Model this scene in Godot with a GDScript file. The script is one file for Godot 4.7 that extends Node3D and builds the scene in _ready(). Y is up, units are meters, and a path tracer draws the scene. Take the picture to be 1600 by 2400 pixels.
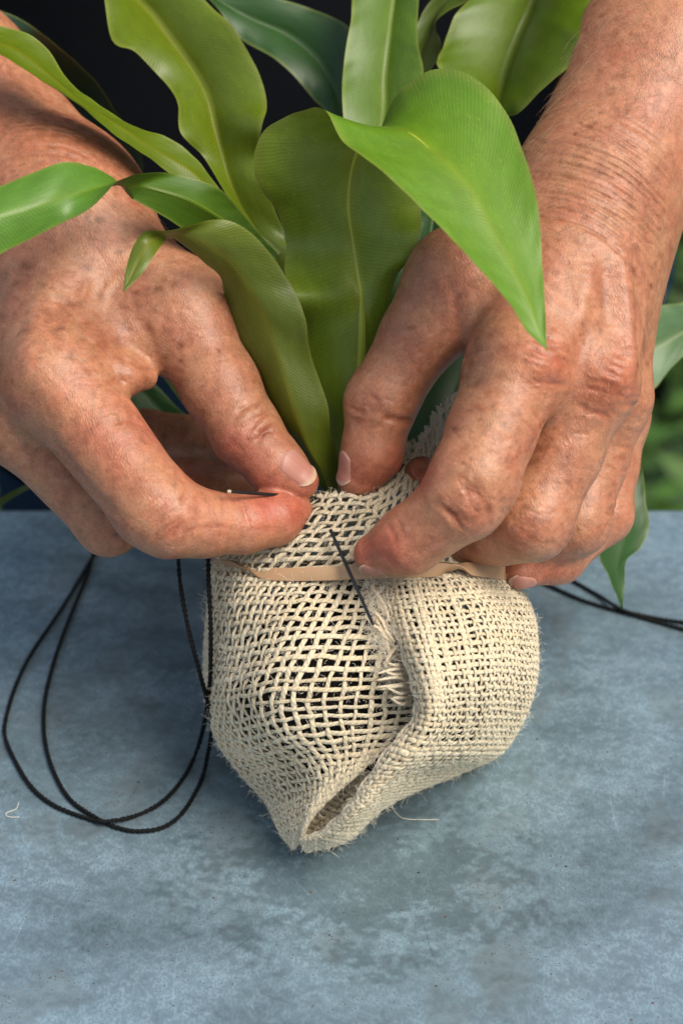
extends Node3D
# Two hands wrapping the roots of a bird's-nest fern in burlap on a zinc table.

const PITCH := 35.0      # how far the lens looks down, degrees
const DIST := 0.75       # metres from lens to the plane of the hands
const SC := 0.00014      # metres per photo pixel on that plane
const HIGH := 0.508      # lens above the table top

var RX := Vector3(1, 0, 0)
var UP_ := Vector3(0, cos(deg_to_rad(35.0)), -sin(deg_to_rad(35.0)))
var FW := Vector3(0, -sin(deg_to_rad(35.0)), -cos(deg_to_rad(35.0)))
var EYE := Vector3(0, 0.508, 0)
var M := {}
var T0 := 0

# ------------------------------------------------------------------ helpers
func P(px: float, py: float, d: float) -> Vector3:      # a photo pixel and a depth in mm give a place
	var z := DIST - d * 0.001
	var k := SC * z / DIST
	return EYE + RX * ((px - 800.0) * k) + UP_ * ((1200.0 - py) * k) + FW * z

func PR(r: float, d: float) -> float:
	return r * SC * (DIST - d * 0.001) / DIST

func TB(px: float, py: float, h: float) -> Vector3:     # a point h mm above the table top
	var dir := P(px, py, 0) - EYE
	return EYE + dir * ((h * 0.001 - EYE.y) / dir.y)

func Q(px: float, py: float, d: float, h := 1.0) -> Vector3:   # like P but never below the table
	var p := P(px, py, d)
	return p if p.y > h * 0.001 else TB(px, py, h)

func lin(r: float, g: float, b: float) -> Color:
	return Color(r, g, b).linear_to_srgb()

func tick(what: String) -> void:
	if Time.get_ticks_msec() - T0 > 400:
		print(what, " ", Time.get_ticks_msec() - T0, " ms")
	T0 = Time.get_ticks_msec()

class MB:
	var v := PackedVector3Array()
	var n := PackedVector3Array()
	var uv := PackedVector2Array()
	var c := PackedColorArray()
	var i := PackedInt32Array()
	func add(p: Vector3, nn: Vector3, u := Vector2.ZERO, col := Color.WHITE) -> int:
		v.append(p); n.append(nn); uv.append(u); c.append(col)
		return v.size() - 1
	func tri(a: int, b: int, d: int) -> void:
		var f := (v[d] - v[a]).cross(v[b] - v[a])
		if f.dot(n[a] + n[b] + n[d]) < 0.0:
			i.append(a); i.append(d); i.append(b)
		else:
			i.append(a); i.append(b); i.append(d)
	func quad(a: int, b: int, d: int, e: int) -> void:
		tri(a, b, d); tri(a, d, e)
	func mesh() -> ArrayMesh:
		var arr := []
		arr.resize(Mesh.ARRAY_MAX)
		arr[Mesh.ARRAY_VERTEX] = v
		arr[Mesh.ARRAY_NORMAL] = n
		arr[Mesh.ARRAY_TEX_UV] = uv
		arr[Mesh.ARRAY_COLOR] = c
		arr[Mesh.ARRAY_INDEX] = i
		var m := ArrayMesh.new()
		m.add_surface_from_arrays(Mesh.PRIMITIVE_TRIANGLES, arr)
		return m
	func smooth() -> void:                              # normals from the faces
		var acc := PackedVector3Array()
		acc.resize(v.size())
		for k in range(0, i.size(), 3):
			var f := (v[i[k + 2]] - v[i[k]]).cross(v[i[k + 1]] - v[i[k]])
			acc[i[k]] += f; acc[i[k + 1]] += f; acc[i[k + 2]] += f
		for k in v.size():
			n[k] = acc[k].normalized()

func obj(called: String, mb: MB, mat: Material, parent: Node) -> MeshInstance3D:
	var o := MeshInstance3D.new()
	o.name = called
	o.mesh = mb.mesh()
	o.material_override = mat
	parent.add_child(o, true)
	return o

func thing(called: String, label: String, category: String, at: Vector3, group := "") -> Node3D:
	var o := Node3D.new()
	o.name = called
	o.position = at
	add_child(o, true)
	tag(o, label, category, group)
	return o

func tag(o: Node, label: String, category := "", group := "", kind := "") -> void:
	if label: o.set_meta("label", label)
	if category: o.set_meta("category", category)
	if group: o.set_meta("group", group)
	if kind: o.set_meta("kind", kind)

func cr(a, b, c, d, t: float):                          # Catmull-Rom
	return 0.5 * (2.0 * b + (c - a) * t + (2.0 * a - 5.0 * b + 4.0 * c - d) * t * t + (3.0 * b - a - 3.0 * c + d) * t * t * t)

func crp(pts: PackedVector3Array, x: float) -> Vector3: # x in 0 .. size-1
	var n := pts.size()
	var k := clampi(int(floor(x)), 0, n - 2)
	var t := x - k
	var a := pts[k - 1] if k > 0 else pts[0] * 2.0 - pts[1]
	var d := pts[k + 2] if k + 2 < n else pts[n - 1] * 2.0 - pts[n - 2]
	var b := pts[k]
	var c := pts[k + 1]
	return 0.5 * (2.0 * b + (c - a) * t + (2.0 * a - 5.0 * b + 4.0 * c - d) * t * t + (3.0 * b - a - 3.0 * c + d) * t * t * t)

func spline(pts: PackedVector3Array, per: int) -> PackedVector3Array:
	var out := PackedVector3Array()
	for k in pts.size() - 1:
		for j in per:
			out.append(crp(pts, k + float(j) / per))
	out.append(pts[pts.size() - 1])
	return out

# A tube along pts. rad and flat (thickness over width) may vary; nrm gives the direction of the thin axis.
func tube(mb: MB, pts: PackedVector3Array, rad: PackedFloat32Array, sides: int, col: Color, off := Vector3.ZERO, nrm := PackedVector3Array(), flat := 1.0, vscale := 300.0, cap := true) -> void:
	var n := pts.size()
	if n < 2: return
	var side := Vector3.ZERO
	var base := mb.v.size()
	var run := 0.0
	for k in n:
		var t := (pts[mini(k + 1, n - 1)] - pts[maxi(k - 1, 0)]).normalized()
		var up: Vector3
		if nrm.size() == n:
			up = nrm[k]
			side = up.cross(t).normalized()
			up = t.cross(side)
		else:
			if k == 0:
				side = t.cross(Vector3.UP if absf(t.y) < 0.9 else Vector3.RIGHT).normalized()
			side = (side - t * side.dot(t)).normalized()
			up = t.cross(side)
		if k > 0: run += pts[k].distance_to(pts[k - 1])
		var r := rad[mini(k, rad.size() - 1)]
		for s in sides + 1:
			var a := TAU * s / sides
			var nn := side * cos(a) * flat + up * sin(a)
			mb.add(pts[k] - off + side * (cos(a) * r) + up * (sin(a) * r * flat), nn.normalized(), Vector2(float(s) / sides, run * vscale), col)
	for k in n - 1:
		for s in sides:
			var a := base + k * (sides + 1) + s
			mb.quad(a, a + 1, a + sides + 2, a + sides + 1)
	if cap:
		for e in 2:
			var k := 0 if e == 0 else n - 1
			var t := (pts[0] - pts[1] if e == 0 else pts[n - 1] - pts[n - 2]).normalized()
			var c := mb.add(pts[k] - off + t * rad[mini(k, rad.size() - 1)] * 0.35, t, Vector2.ZERO, col)
			for s in sides:
				mb.tri(c, base + k * (sides + 1) + s, base + k * (sides + 1) + s + 1)

func img_tex(im: Image) -> ImageTexture:
	return ImageTexture.create_from_image(im)

func noise(kind: int, freq: float, octaves := 3, sd := 1) -> FastNoiseLite:
	var f := FastNoiseLite.new()
	f.noise_type = kind
	f.frequency = freq
	f.fractal_octaves = octaves
	if octaves == 1: f.fractal_type = FastNoiseLite.FRACTAL_NONE
	f.seed = sd
	return f

# ------------------------------------------------------------------ body field
class Field:
	# group 0 is the palm and arm; each further group is a finger that blends with it
	var a := PackedVector3Array()
	var ba := PackedVector3Array()
	var il := PackedFloat32Array()
	var ra := PackedFloat32Array()
	var dr := PackedFloat32Array()
	var start := PackedInt32Array()
	var cen := PackedVector3Array()
	var rad := PackedFloat32Array()
	var kin := PackedFloat32Array()
	var kout := PackedFloat32Array()
	var lo := Vector3(9, 9, 9)
	var hi := Vector3(-9, -9, -9)
	func group(k_in: float, k_out: float) -> void:
		start.append(a.size())
		kin.append(k_in); kout.append(k_out)
	func bone(p: Vector3, q: Vector3, r0: float, r1: float) -> void:
		a.append(p); ba.append(q - p)
		il.append(1.0 / maxf((q - p).length_squared(), 1e-10))
		ra.append(r0); dr.append(r1 - r0)
		var m := Vector3.ONE * (maxf(r0, r1) + 0.006)
		lo = lo.min(p.min(q) - m); hi = hi.max(p.max(q) + m)
	func close() -> void:
		start.append(a.size())
		for g in start.size() - 1:
			var c := Vector3.ZERO
			var n := 0
			for k in range(start[g], start[g + 1]):
				c += a[k] + ba[k] * 0.5; n += 1
			c /= maxf(n, 1)
			var r := 0.0
			for k in range(start[g], start[g + 1]):
				r = maxf(r, maxf(a[k].distance_to(c), (a[k] + ba[k]).distance_to(c)) + maxf(ra[k], ra[k] + dr[k]))
			cen.append(c); rad.append(r)
	func sd(p: Vector3) -> float:
		var palm := 1.0
		var k0 := kin[0]
		for k in range(0, start[1]):
			var w := p - a[k]
			var h := clampf(w.dot(ba[k]) * il[k], 0.0, 1.0)
			var d := (w - ba[k] * h).length() - ra[k] - dr[k] * h
			var e := k0 - absf(palm - d)
			palm = minf(palm, d)
			if e > 0.0: palm -= e * e / (4.0 * k0)
		var best := palm
		for g in range(1, kin.size()):
			var near := p.distance_to(cen[g]) - rad[g]
			if near > palm + kout[g] + 0.002: continue
			var f := 1.0
			var kg := kin[g]
			for k in range(start[g], start[g + 1]):
				var w := p - a[k]
				var h := clampf(w.dot(ba[k]) * il[k], 0.0, 1.0)
				var d := (w - ba[k] * h).length() - ra[k] - dr[k] * h
				var e := kg - absf(f - d)
				f = minf(f, d)
				if e > 0.0: f -= e * e / (4.0 * kg)
			var ko := kout[g]
			var e1 := ko - absf(palm - f)
			f = minf(f, palm)
			if e1 > 0.0: f -= e1 * e1 / (4.0 * ko)
			var both := minf(palm - f, palm - best)
			var e2 := 0.0014 - absf(best - f)
			best = minf(best, f)
			if e2 > 0.0: best -= e2 * e2 / 0.0056 * clampf(both / 0.0015, 0.0, 1.0)
		return best
	func grad(p: Vector3, d: float, e := 0.0004) -> Vector3:
		return Vector3(sd(p + Vector3(e, 0, 0)) - d, sd(p + Vector3(0, e, 0)) - d, sd(p + Vector3(0, 0, e)) - d).normalized()
	func hit(from: Vector3, dir: Vector3, t0: float, t1: float) -> Vector3:
		var t := t0
		for s in 90:
			var d := sd(from + dir * t)
			if d < 0.00015: return from + dir * t
			t += maxf(d * 0.85, 0.0002)
			if t > t1: break
		return Vector3.INF

# surface nets of a field, each face split into sub x sub and laid onto the surface
func skin_mesh(f: Field, cell: float, sub: int, clip_lo: Vector3, clip_hi: Vector3) -> MB:
	var lo := f.lo.max(clip_lo)
	var hi := f.hi.min(clip_hi)
	var nx := int(ceil((hi.x - lo.x) / cell / 6.0)) * 6 + 1
	var ny := int(ceil((hi.y - lo.y) / cell / 6.0)) * 6 + 1
	var nz := int(ceil((hi.z - lo.z) / cell / 6.0)) * 6 + 1
	var g := PackedFloat32Array()
	g.resize(nx * ny * nz)
	g.fill(9.0)
	var cells := PackedInt32Array()
	var half := cell * 3.0 * 1.733 + 0.004
	for bz in range(0, nz - 1, 6):
		for by in range(0, ny - 1, 6):
			for bx in range(0, nx - 1, 6):
				var dc := f.sd(lo + Vector3(bx + 3, by + 3, bz + 3) * cell)
				if absf(dc) > half: continue
				for z in range(bz, bz + 7):
					for y in range(by, by + 7):
						var row := (z * ny + y) * nx
						for x in range(bx, bx + 7):
							if g[row + x] > 8.0:
								g[row + x] = f.sd(lo + Vector3(x, y, z) * cell)
				for z in range(bz, bz + 6):
					for y in range(by, by + 6):
						for x in range(bx, bx + 6):
							cells.append((z * ny + y) * nx + x)
	var sx := 1
	var sy := nx
	var sz := nx * ny
	var vid := {}
	var vs := PackedVector3Array()
	var corner := [0, sx, sy, sx + sy, sz, sz + sx, sz + sy, sz + sx + sy]
	var co := [Vector3(0, 0, 0), Vector3(1, 0, 0), Vector3(0, 1, 0), Vector3(1, 1, 0), Vector3(0, 0, 1), Vector3(1, 0, 1), Vector3(0, 1, 1), Vector3(1, 1, 1)]
	var ed := [0, 1, 2, 3, 4, 5, 6, 7, 0, 2, 1, 3, 4, 6, 5, 7, 0, 4, 1, 5, 2, 6, 3, 7]
	for c: int in cells:
		var m := 0
		for k in 8:
			if g[c + corner[k]] < 0.0: m |= 1 << k
		if m == 0 or m == 255: continue
		var s := Vector3.ZERO
		var n := 0
		for k in range(0, 24, 2):
			var q0: int = ed[k]
			var q1: int = ed[k + 1]
			if ((m >> q0) & 1) != ((m >> q1) & 1):
				var d0 := g[c + corner[q0]]
				var d1 := g[c + corner[q1]]
				s += (co[q0] as Vector3).lerp(co[q1], d0 / (d0 - d1))
				n += 1
		vid[c] = vs.size()
		var x := c % nx
		var y := (c / nx) % ny
		var z := c / (nx * ny)
		vs.append(lo + (Vector3(x, y, z) + s / n) * cell)
	var quads := PackedInt32Array()
	var steps := [sx, sy, sz]
	for c: int in vid.keys():
		for ax in 3:
			var st: int = steps[ax]
			var b: int = steps[(ax + 1) % 3]
			var d: int = steps[(ax + 2) % 3]
			var in0 := g[c] < 0.0
			var in1 := g[c + st] < 0.0
			if in0 == in1: continue
			if not (vid.has(c - b) and vid.has(c - d) and vid.has(c - b - d)): continue
			if in0:
				quads.append_array([vid[c], vid[c - b], vid[c - b - d], vid[c - d]])
			else:
				quads.append_array([vid[c], vid[c - d], vid[c - b - d], vid[c - b]])
	var mb := MB.new()
	var out := vs.duplicate()
	var edges := {}
	for k in range(0, quads.size(), 4):
		var q := [quads[k], quads[k + 1], quads[k + 2], quads[k + 3]]
		var side := []
		for e in 4:
			var p0: int = q[e]
			var p1: int = q[(e + 1) % 4]
			var key := mini(p0, p1) * 1000000 + maxi(p0, p1)
			if not edges.has(key):
				edges[key] = out.size()
				var lo_i := mini(p0, p1)
				var hi_i := maxi(p0, p1)
				for j in range(1, sub):
					out.append(vs[lo_i].lerp(vs[hi_i], float(j) / sub))
			var at: int = edges[key]
			var ids := [p0]
			for j in range(1, sub):
				ids.append(at + (j - 1 if p0 < p1 else sub - 1 - j))
			ids.append(p1)
			side.append(ids)
		var grid := []
		for y in sub + 1:
			var row := []
			for x in sub + 1:
				if y == 0: row.append(side[0][x])
				elif y == sub: row.append(side[2][sub - x])
				elif x == 0: row.append(side[3][sub - y])
				elif x == sub: row.append(side[1][y])
				else:
					var fx := float(x) / sub
					var fy := float(y) / sub
					row.append(out.size())
					out.append(vs[q[0]].lerp(vs[q[1]], fx).lerp(vs[q[3]].lerp(vs[q[2]], fx), fy))
			grid.append(row)
		for y in sub:
			for x in sub:
				var i0: int = grid[y][x]
				var i1: int = grid[y][x + 1]
				var i2: int = grid[y + 1][x + 1]
				var i3: int = grid[y + 1][x]
				mb.i.append_array([i0, i1, i2, i0, i2, i3])
	var ns := PackedVector3Array()
	ns.resize(out.size())
	for k in out.size():
		var p := out[k]
		var d := f.sd(p)
		var gr := f.grad(p, d)
		p -= gr * clampf(d, -0.001, 0.001)
		out[k] = p
		ns[k] = gr
	mb.v = out
	mb.n = ns
	mb.uv.resize(out.size())
	mb.c.resize(out.size())
	mb.c.fill(Color.WHITE)
	if mb.i.size() > 3:      # turn the faces outwards
		var f0 := (mb.v[mb.i[2]] - mb.v[mb.i[0]]).cross(mb.v[mb.i[1]] - mb.v[mb.i[0]])
		if f0.dot(ns[mb.i[0]]) < 0.0:
			for k in range(0, mb.i.size(), 3):
				var t := mb.i[k + 1]
				mb.i[k + 1] = mb.i[k + 2]
				mb.i[k + 2] = t
	return mb

# marks on the skin: creases, ridges and tints that follow lines on the surface
class Marks:
	var mb: MB
	var f: Field
	var host: Node3D
	var hash := {}
	var raise := PackedFloat32Array()
	const CELL := 0.006
	func setup() -> void:
		raise.resize(mb.v.size())
		for k in mb.v.size():
			var q := Vector3i((mb.v[k] / CELL).floor())
			if not hash.has(q): hash[q] = PackedInt32Array()
			hash[q].append(k)
	func on(px: float, py: float) -> Vector3:
		var to: Vector3 = host.P(px, py, 0)
		var dir: Vector3 = (to - host.EYE).normalized()
		return f.hit(host.EYE, dir, 0.5, 0.95)
	func line(pts: Array, w_px: float, amp_mm: float, tint := Color(1, 1, 1), mix := 0.0, taper := true) -> void:
		var ctrl := PackedVector3Array()
		for k in range(0, pts.size(), 2):
			var p := on(pts[k], pts[k + 1])
			if p != Vector3.INF: ctrl.append(p)
		if ctrl.size() == 0: return
		if ctrl.size() == 1: ctrl.append(ctrl[0] + Vector3(0.0001, 0, 0))
		var path: PackedVector3Array = host.spline(ctrl, 5)
		var w := w_px * 0.000131
		var reach := w * 2.2
		var best := {}
		for s in path.size() - 1:
			var p := path[s]
			var e := path[s + 1] - p
			var l2 := maxf(e.length_squared(), 1e-12)
			var c0 := Vector3i(((p.min(p + e) - Vector3.ONE * reach) / CELL).floor())
			var c1 := Vector3i(((p.max(p + e) + Vector3.ONE * reach) / CELL).floor())
			for x in range(c0.x, c1.x + 1):
				for y in range(c0.y, c1.y + 1):
					for z in range(c0.z, c1.z + 1):
						var q := Vector3i(x, y, z)
						if not hash.has(q): continue
						for k: int in hash[q]:
							var r := mb.v[k] - p
							var h := clampf(r.dot(e) / l2, 0.0, 1.0)
							var d := (r - e * h).length()
							if d > reach: continue
							var fall := exp(-d * d / (w * w))
							if taper:
								var along := (s + h) / (path.size() - 1)
								fall *= smoothstep(0.0, 0.25, along) * smoothstep(0.0, 0.25, 1.0 - along) * 0.85 + 0.15
							if fall > best.get(k, 0.0): best[k] = fall
		for k: int in best:
			var b: float = best[k]
			raise[k] += b * amp_mm * 0.001
			if mix > 0.0: mb.c[k] = mb.c[k].lerp(mb.c[k] * tint, b * mix)
	func apply() -> void:
		for k in mb.v.size():
			mb.v[k] += mb.n[k] * raise[k]
			raise[k] = 0.0

# ------------------------------------------------------------------ start
func _ready() -> void:
	T0 = Time.get_ticks_msec()
	var cam := Camera3D.new()
	cam.name = "camera"
	cam.position = EYE
	cam.rotation_degrees.x = -PITCH
	add_child(cam)
	var ca := CameraAttributesPhysical.new()
	ca.frustum_focal_length = 12.0 / (1200.0 * SC / DIST)
	ca.frustum_focus_distance = 0.705
	ca.frustum_near = 0.02
	ca.frustum_far = 60.0
	ca.exposure_aperture = 7.0
	cam.attributes = ca
	var env := Environment.new()
	env.background_mode = Environment.BG_SKY
	var sky := Sky.new()
	var sm := ProceduralSkyMaterial.new()
	sm.sky_top_color = Color(0.66, 0.74, 0.86)
	sm.sky_horizon_color = Color(0.86, 0.9, 0.93)
	sm.sky_curve = 0.25
	sm.sky_energy_multiplier = 0.70
	sm.ground_bottom_color = Color(0.2, 0.22, 0.18)
	sm.ground_horizon_color = Color(0.4, 0.42, 0.36)
	sky.sky_material = sm
	env.sky = sky
	env.tonemap_mode = Environment.TONE_MAPPER_LINEAR
	env.tonemap_exposure = 2.02
	env.sdfgi_enabled = true
	env.ssao_enabled = true
	env.ssil_enabled = true
	var we := WorldEnvironment.new()
	we.name = "world"
	we.environment = env
	add_child(we)
	var sun := DirectionalLight3D.new()
	sun.name = "sun"
	sun.light_energy = 0.76
	sun.light_color = Color(1.0, 0.97, 0.92)
	sun.light_angular_distance = 34.0
	sun.shadow_enabled = true
	sun.look_at_from_position(Vector3(0.6, 1.0, -0.2), Vector3(0, 0, -0.6))
	add_child(sun)

	materials()
	tick("materials")
	build_table()
	build_ground()
	tick("setting")
	build_person()
	build_plant()
	tick("plant")
	build_sack()
	tick("sack")
	build_small()
	tick("small")

# ------------------------------------------------------------------ materials
func std(rough: float, col := Color.WHITE, vc := false) -> StandardMaterial3D:
	var m := StandardMaterial3D.new()
	m.albedo_color = col
	m.roughness = rough
	m.vertex_color_use_as_albedo = vc
	return m

func materials() -> void:
	# skin
	var s := std(0.46, Color.WHITE, true)
	s.metallic_specular = 0.48
	s.subsurf_scatter_enabled = true
	s.subsurf_scatter_strength = 0.12
	var im := Image.create(512, 512, false, Image.FORMAT_RGB8)
	var im2 := Image.create(512, 512, false, Image.FORMAT_RGB8)
	var cel := noise(FastNoiseLite.TYPE_CELLULAR, 0.085, 1, 3)
	cel.cellular_return_type = FastNoiseLite.RETURN_DISTANCE2_SUB
	var fine := noise(FastNoiseLite.TYPE_SIMPLEX, 0.12, 3, 5)
	var broad := noise(FastNoiseLite.TYPE_SIMPLEX, 0.014, 3, 8)
	for y in 512:
		for x in 512:
			var ax := float(x)
			var ay := float(y)
			var wx := broad.get_noise_2d(ax, ay) * 14.0
			var h := clampf((cel.get_noise_2d(ax + wx, ay * 0.8 + wx) + 1.0) * 0.9, 0.0, 0.75) + fine.get_noise_2d(ax, ay) * 0.22
			h = clampf(h, 0.0, 1.0)
			im.set_pixel(x, y, Color(h, h, h))
			var t := 0.9 + 0.09 * fine.get_noise_2d(ax * 0.5, ay * 0.5) + 0.1 * broad.get_noise_2d(ay, ax)
			im2.set_pixel(x, y, Color(clampf(t, 0, 1), clampf(t * 0.985, 0, 1), clampf(t * 0.975, 0, 1)))
	s.heightmap_enabled = true
	s.heightmap_texture = img_tex(im)
	s.heightmap_scale = 0.013
	s.albedo_texture = img_tex(im2)
	s.uv1_triplanar = true
	s.uv1_world_triplanar = true
	s.uv1_scale = Vector3.ONE * 27.0
	M.skin = s
	var nl := std(0.42, Color.WHITE, true)
	nl.metallic_specular = 0.4
	M.nail = nl
	M.hair = std(0.5, lin(0.42, 0.26, 0.15))
	# leaf
	var lf := std(0.43, Color.WHITE, true)
	lf.backlight_enabled = true
	lf.backlight = Color(0.58, 0.68, 0.14)
	var li := Image.create(512, 512, false, Image.FORMAT_RGB8)
	var lh := Image.create(512, 512, false, Image.FORMAT_RGB8)
	var spot := noise(FastNoiseLite.TYPE_SIMPLEX, 0.04, 1, 17)
	var spotmask := noise(FastNoiseLite.TYPE_SIMPLEX, 0.012, 2, 19)
	for y in 512:
		for x in 512:
			var u := absf(x / 256.0 - 1.0)          # 0 at the midrib, 1 at the edge
			var ph := y + u * 46.0 + broad.get_noise_2d(x * 0.6, y * 0.6) * 3.0
			var vein := 0.5 + 0.5 * sin(ph * TAU / 7.0)
			vein = pow(vein, 2.0)
			var t := 0.82 + 0.05 * vein + 0.035 * broad.get_noise_2d(x, y) + 0.02 * fine.get_noise_2d(x, y)
			var yel := exp(-u * 9.0) * 0.35
			var c := Color(t * (0.95 + yel * 0.5), t * (1.0 + yel * 0.15), t * 0.95)
			var dots := spot.get_noise_2d(x, y)
			if spotmask.get_noise_2d(x, y) > -0.08 and absf(dots - 0.42) < 0.07:
				c = c.lerp(Color(1, 1, 1), 0.6)
			li.set_pixel(x, y, Color(clampf(c.r, 0, 1), clampf(c.g, 0, 1), clampf(c.b, 0, 1)))
			var h := clampf(0.45 + 0.2 * vein + 0.15 * broad.get_noise_2d(x * 1.2, y * 1.2), 0, 1)
			lh.set_pixel(x, y, Color(h, h, h))
	lf.albedo_texture = img_tex(li)
	lf.heightmap_enabled = true
	lf.heightmap_texture = img_tex(lh)
	lf.heightmap_scale = 0.012
	M.leaf = lf
	M.rib = std(0.4, Color.WHITE, true)
	M.rib.backlight_enabled = true
	M.rib.backlight = Color(0.2, 0.25, 0.05)
	# burlap yarn
	var y1 := std(0.92, Color.WHITE, true)
	var yi := Image.create(64, 128, false, Image.FORMAT_RGB8)
	var yh := Image.create(64, 128, false, Image.FORMAT_RGB8)
	for y in 128:
		for x in 64:
			var q := sin((x / 64.0 * 2.0 + y / 128.0 * 2.0) * TAU)
			var st := fine.get_noise_2d((x + y * 0.5) * 2.2, y * 0.35 - x * 0.2)
			var h := clampf(0.5 + 0.25 * q + 0.4 * st, 0, 1)
			yh.set_pixel(x, y, Color(h, h, h))
			var t := clampf(0.88 + 0.05 * q + 0.16 * st, 0, 1)
			yi.set_pixel(x, y, Color(t, t * 0.985, t * 0.96))
	y1.albedo_texture = img_tex(yi)
	y1.heightmap_enabled = true
	y1.heightmap_texture = img_tex(yh)
	y1.heightmap_scale = 0.03
	y1.rim_enabled = true
	y1.rim = 0.3
	M.yarn = y1
	M.fibre = std(0.8, lin(0.86, 0.78, 0.63))
	M.fibre.backlight_enabled = true
	M.fibre.backlight = Color(0.4, 0.36, 0.28)
	# rubber, thread, steel, soil
	M.rubber = std(0.62, lin(0.44, 0.265, 0.145))
	var th := std(0.5, Color.WHITE, true)
	th.metallic_specular = 0.3
	th.heightmap_enabled = true
	th.heightmap_texture = y1.heightmap_texture
	th.heightmap_scale = 0.015
	M.thread = th
	M.steel = std(0.38, lin(0.05, 0.054, 0.058))
	M.steel.metallic = 0.9
	M.brass = std(0.4, lin(0.6, 0.55, 0.4))
	M.brass.metallic = 0.6
	var so := std(0.98, lin(0.012, 0.009, 0.006))
	so.heightmap_enabled = true
	so.heightmap_texture = img_tex(im)
	so.heightmap_scale = 0.2
	so.uv1_triplanar = true
	so.uv1_scale = Vector3.ONE * 14.0
	M.soil = so
	# cloth
	var sh := std(0.95, lin(0.008, 0.009, 0.012))
	sh.metallic_specular = 0.2
	var ci := Image.create(128, 128, false, Image.FORMAT_RGB8)
	for y in 128:
		for x in 128:
			var h := 0.5 + 0.25 * sin(x * TAU / 8.0) * sin(y * TAU / 8.0) + 0.3 * fine.get_noise_2d(x * 3, y * 3)
			h = clampf(h, 0, 1)
			ci.set_pixel(x, y, Color(h, h, h))
	sh.heightmap_enabled = true
	sh.heightmap_texture = img_tex(ci)
	sh.heightmap_scale = 0.06
	sh.uv1_triplanar = true
	sh.uv1_scale = Vector3.ONE * 45.0
	M.shirt = sh
	var je: StandardMaterial3D = sh.duplicate()
	je.albedo_color = lin(0.012, 0.028, 0.055)
	M.jeans = je
	# hedge leaves
	M.hedge = std(0.5, Color.WHITE, true)
	M.hedge.backlight_enabled = true
	M.hedge.backlight = Color(0.3, 0.4, 0.05)
	M.speck = std(0.95, Color.WHITE, true)
	M.ground = std(0.95, lin(0.03, 0.035, 0.015))

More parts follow.
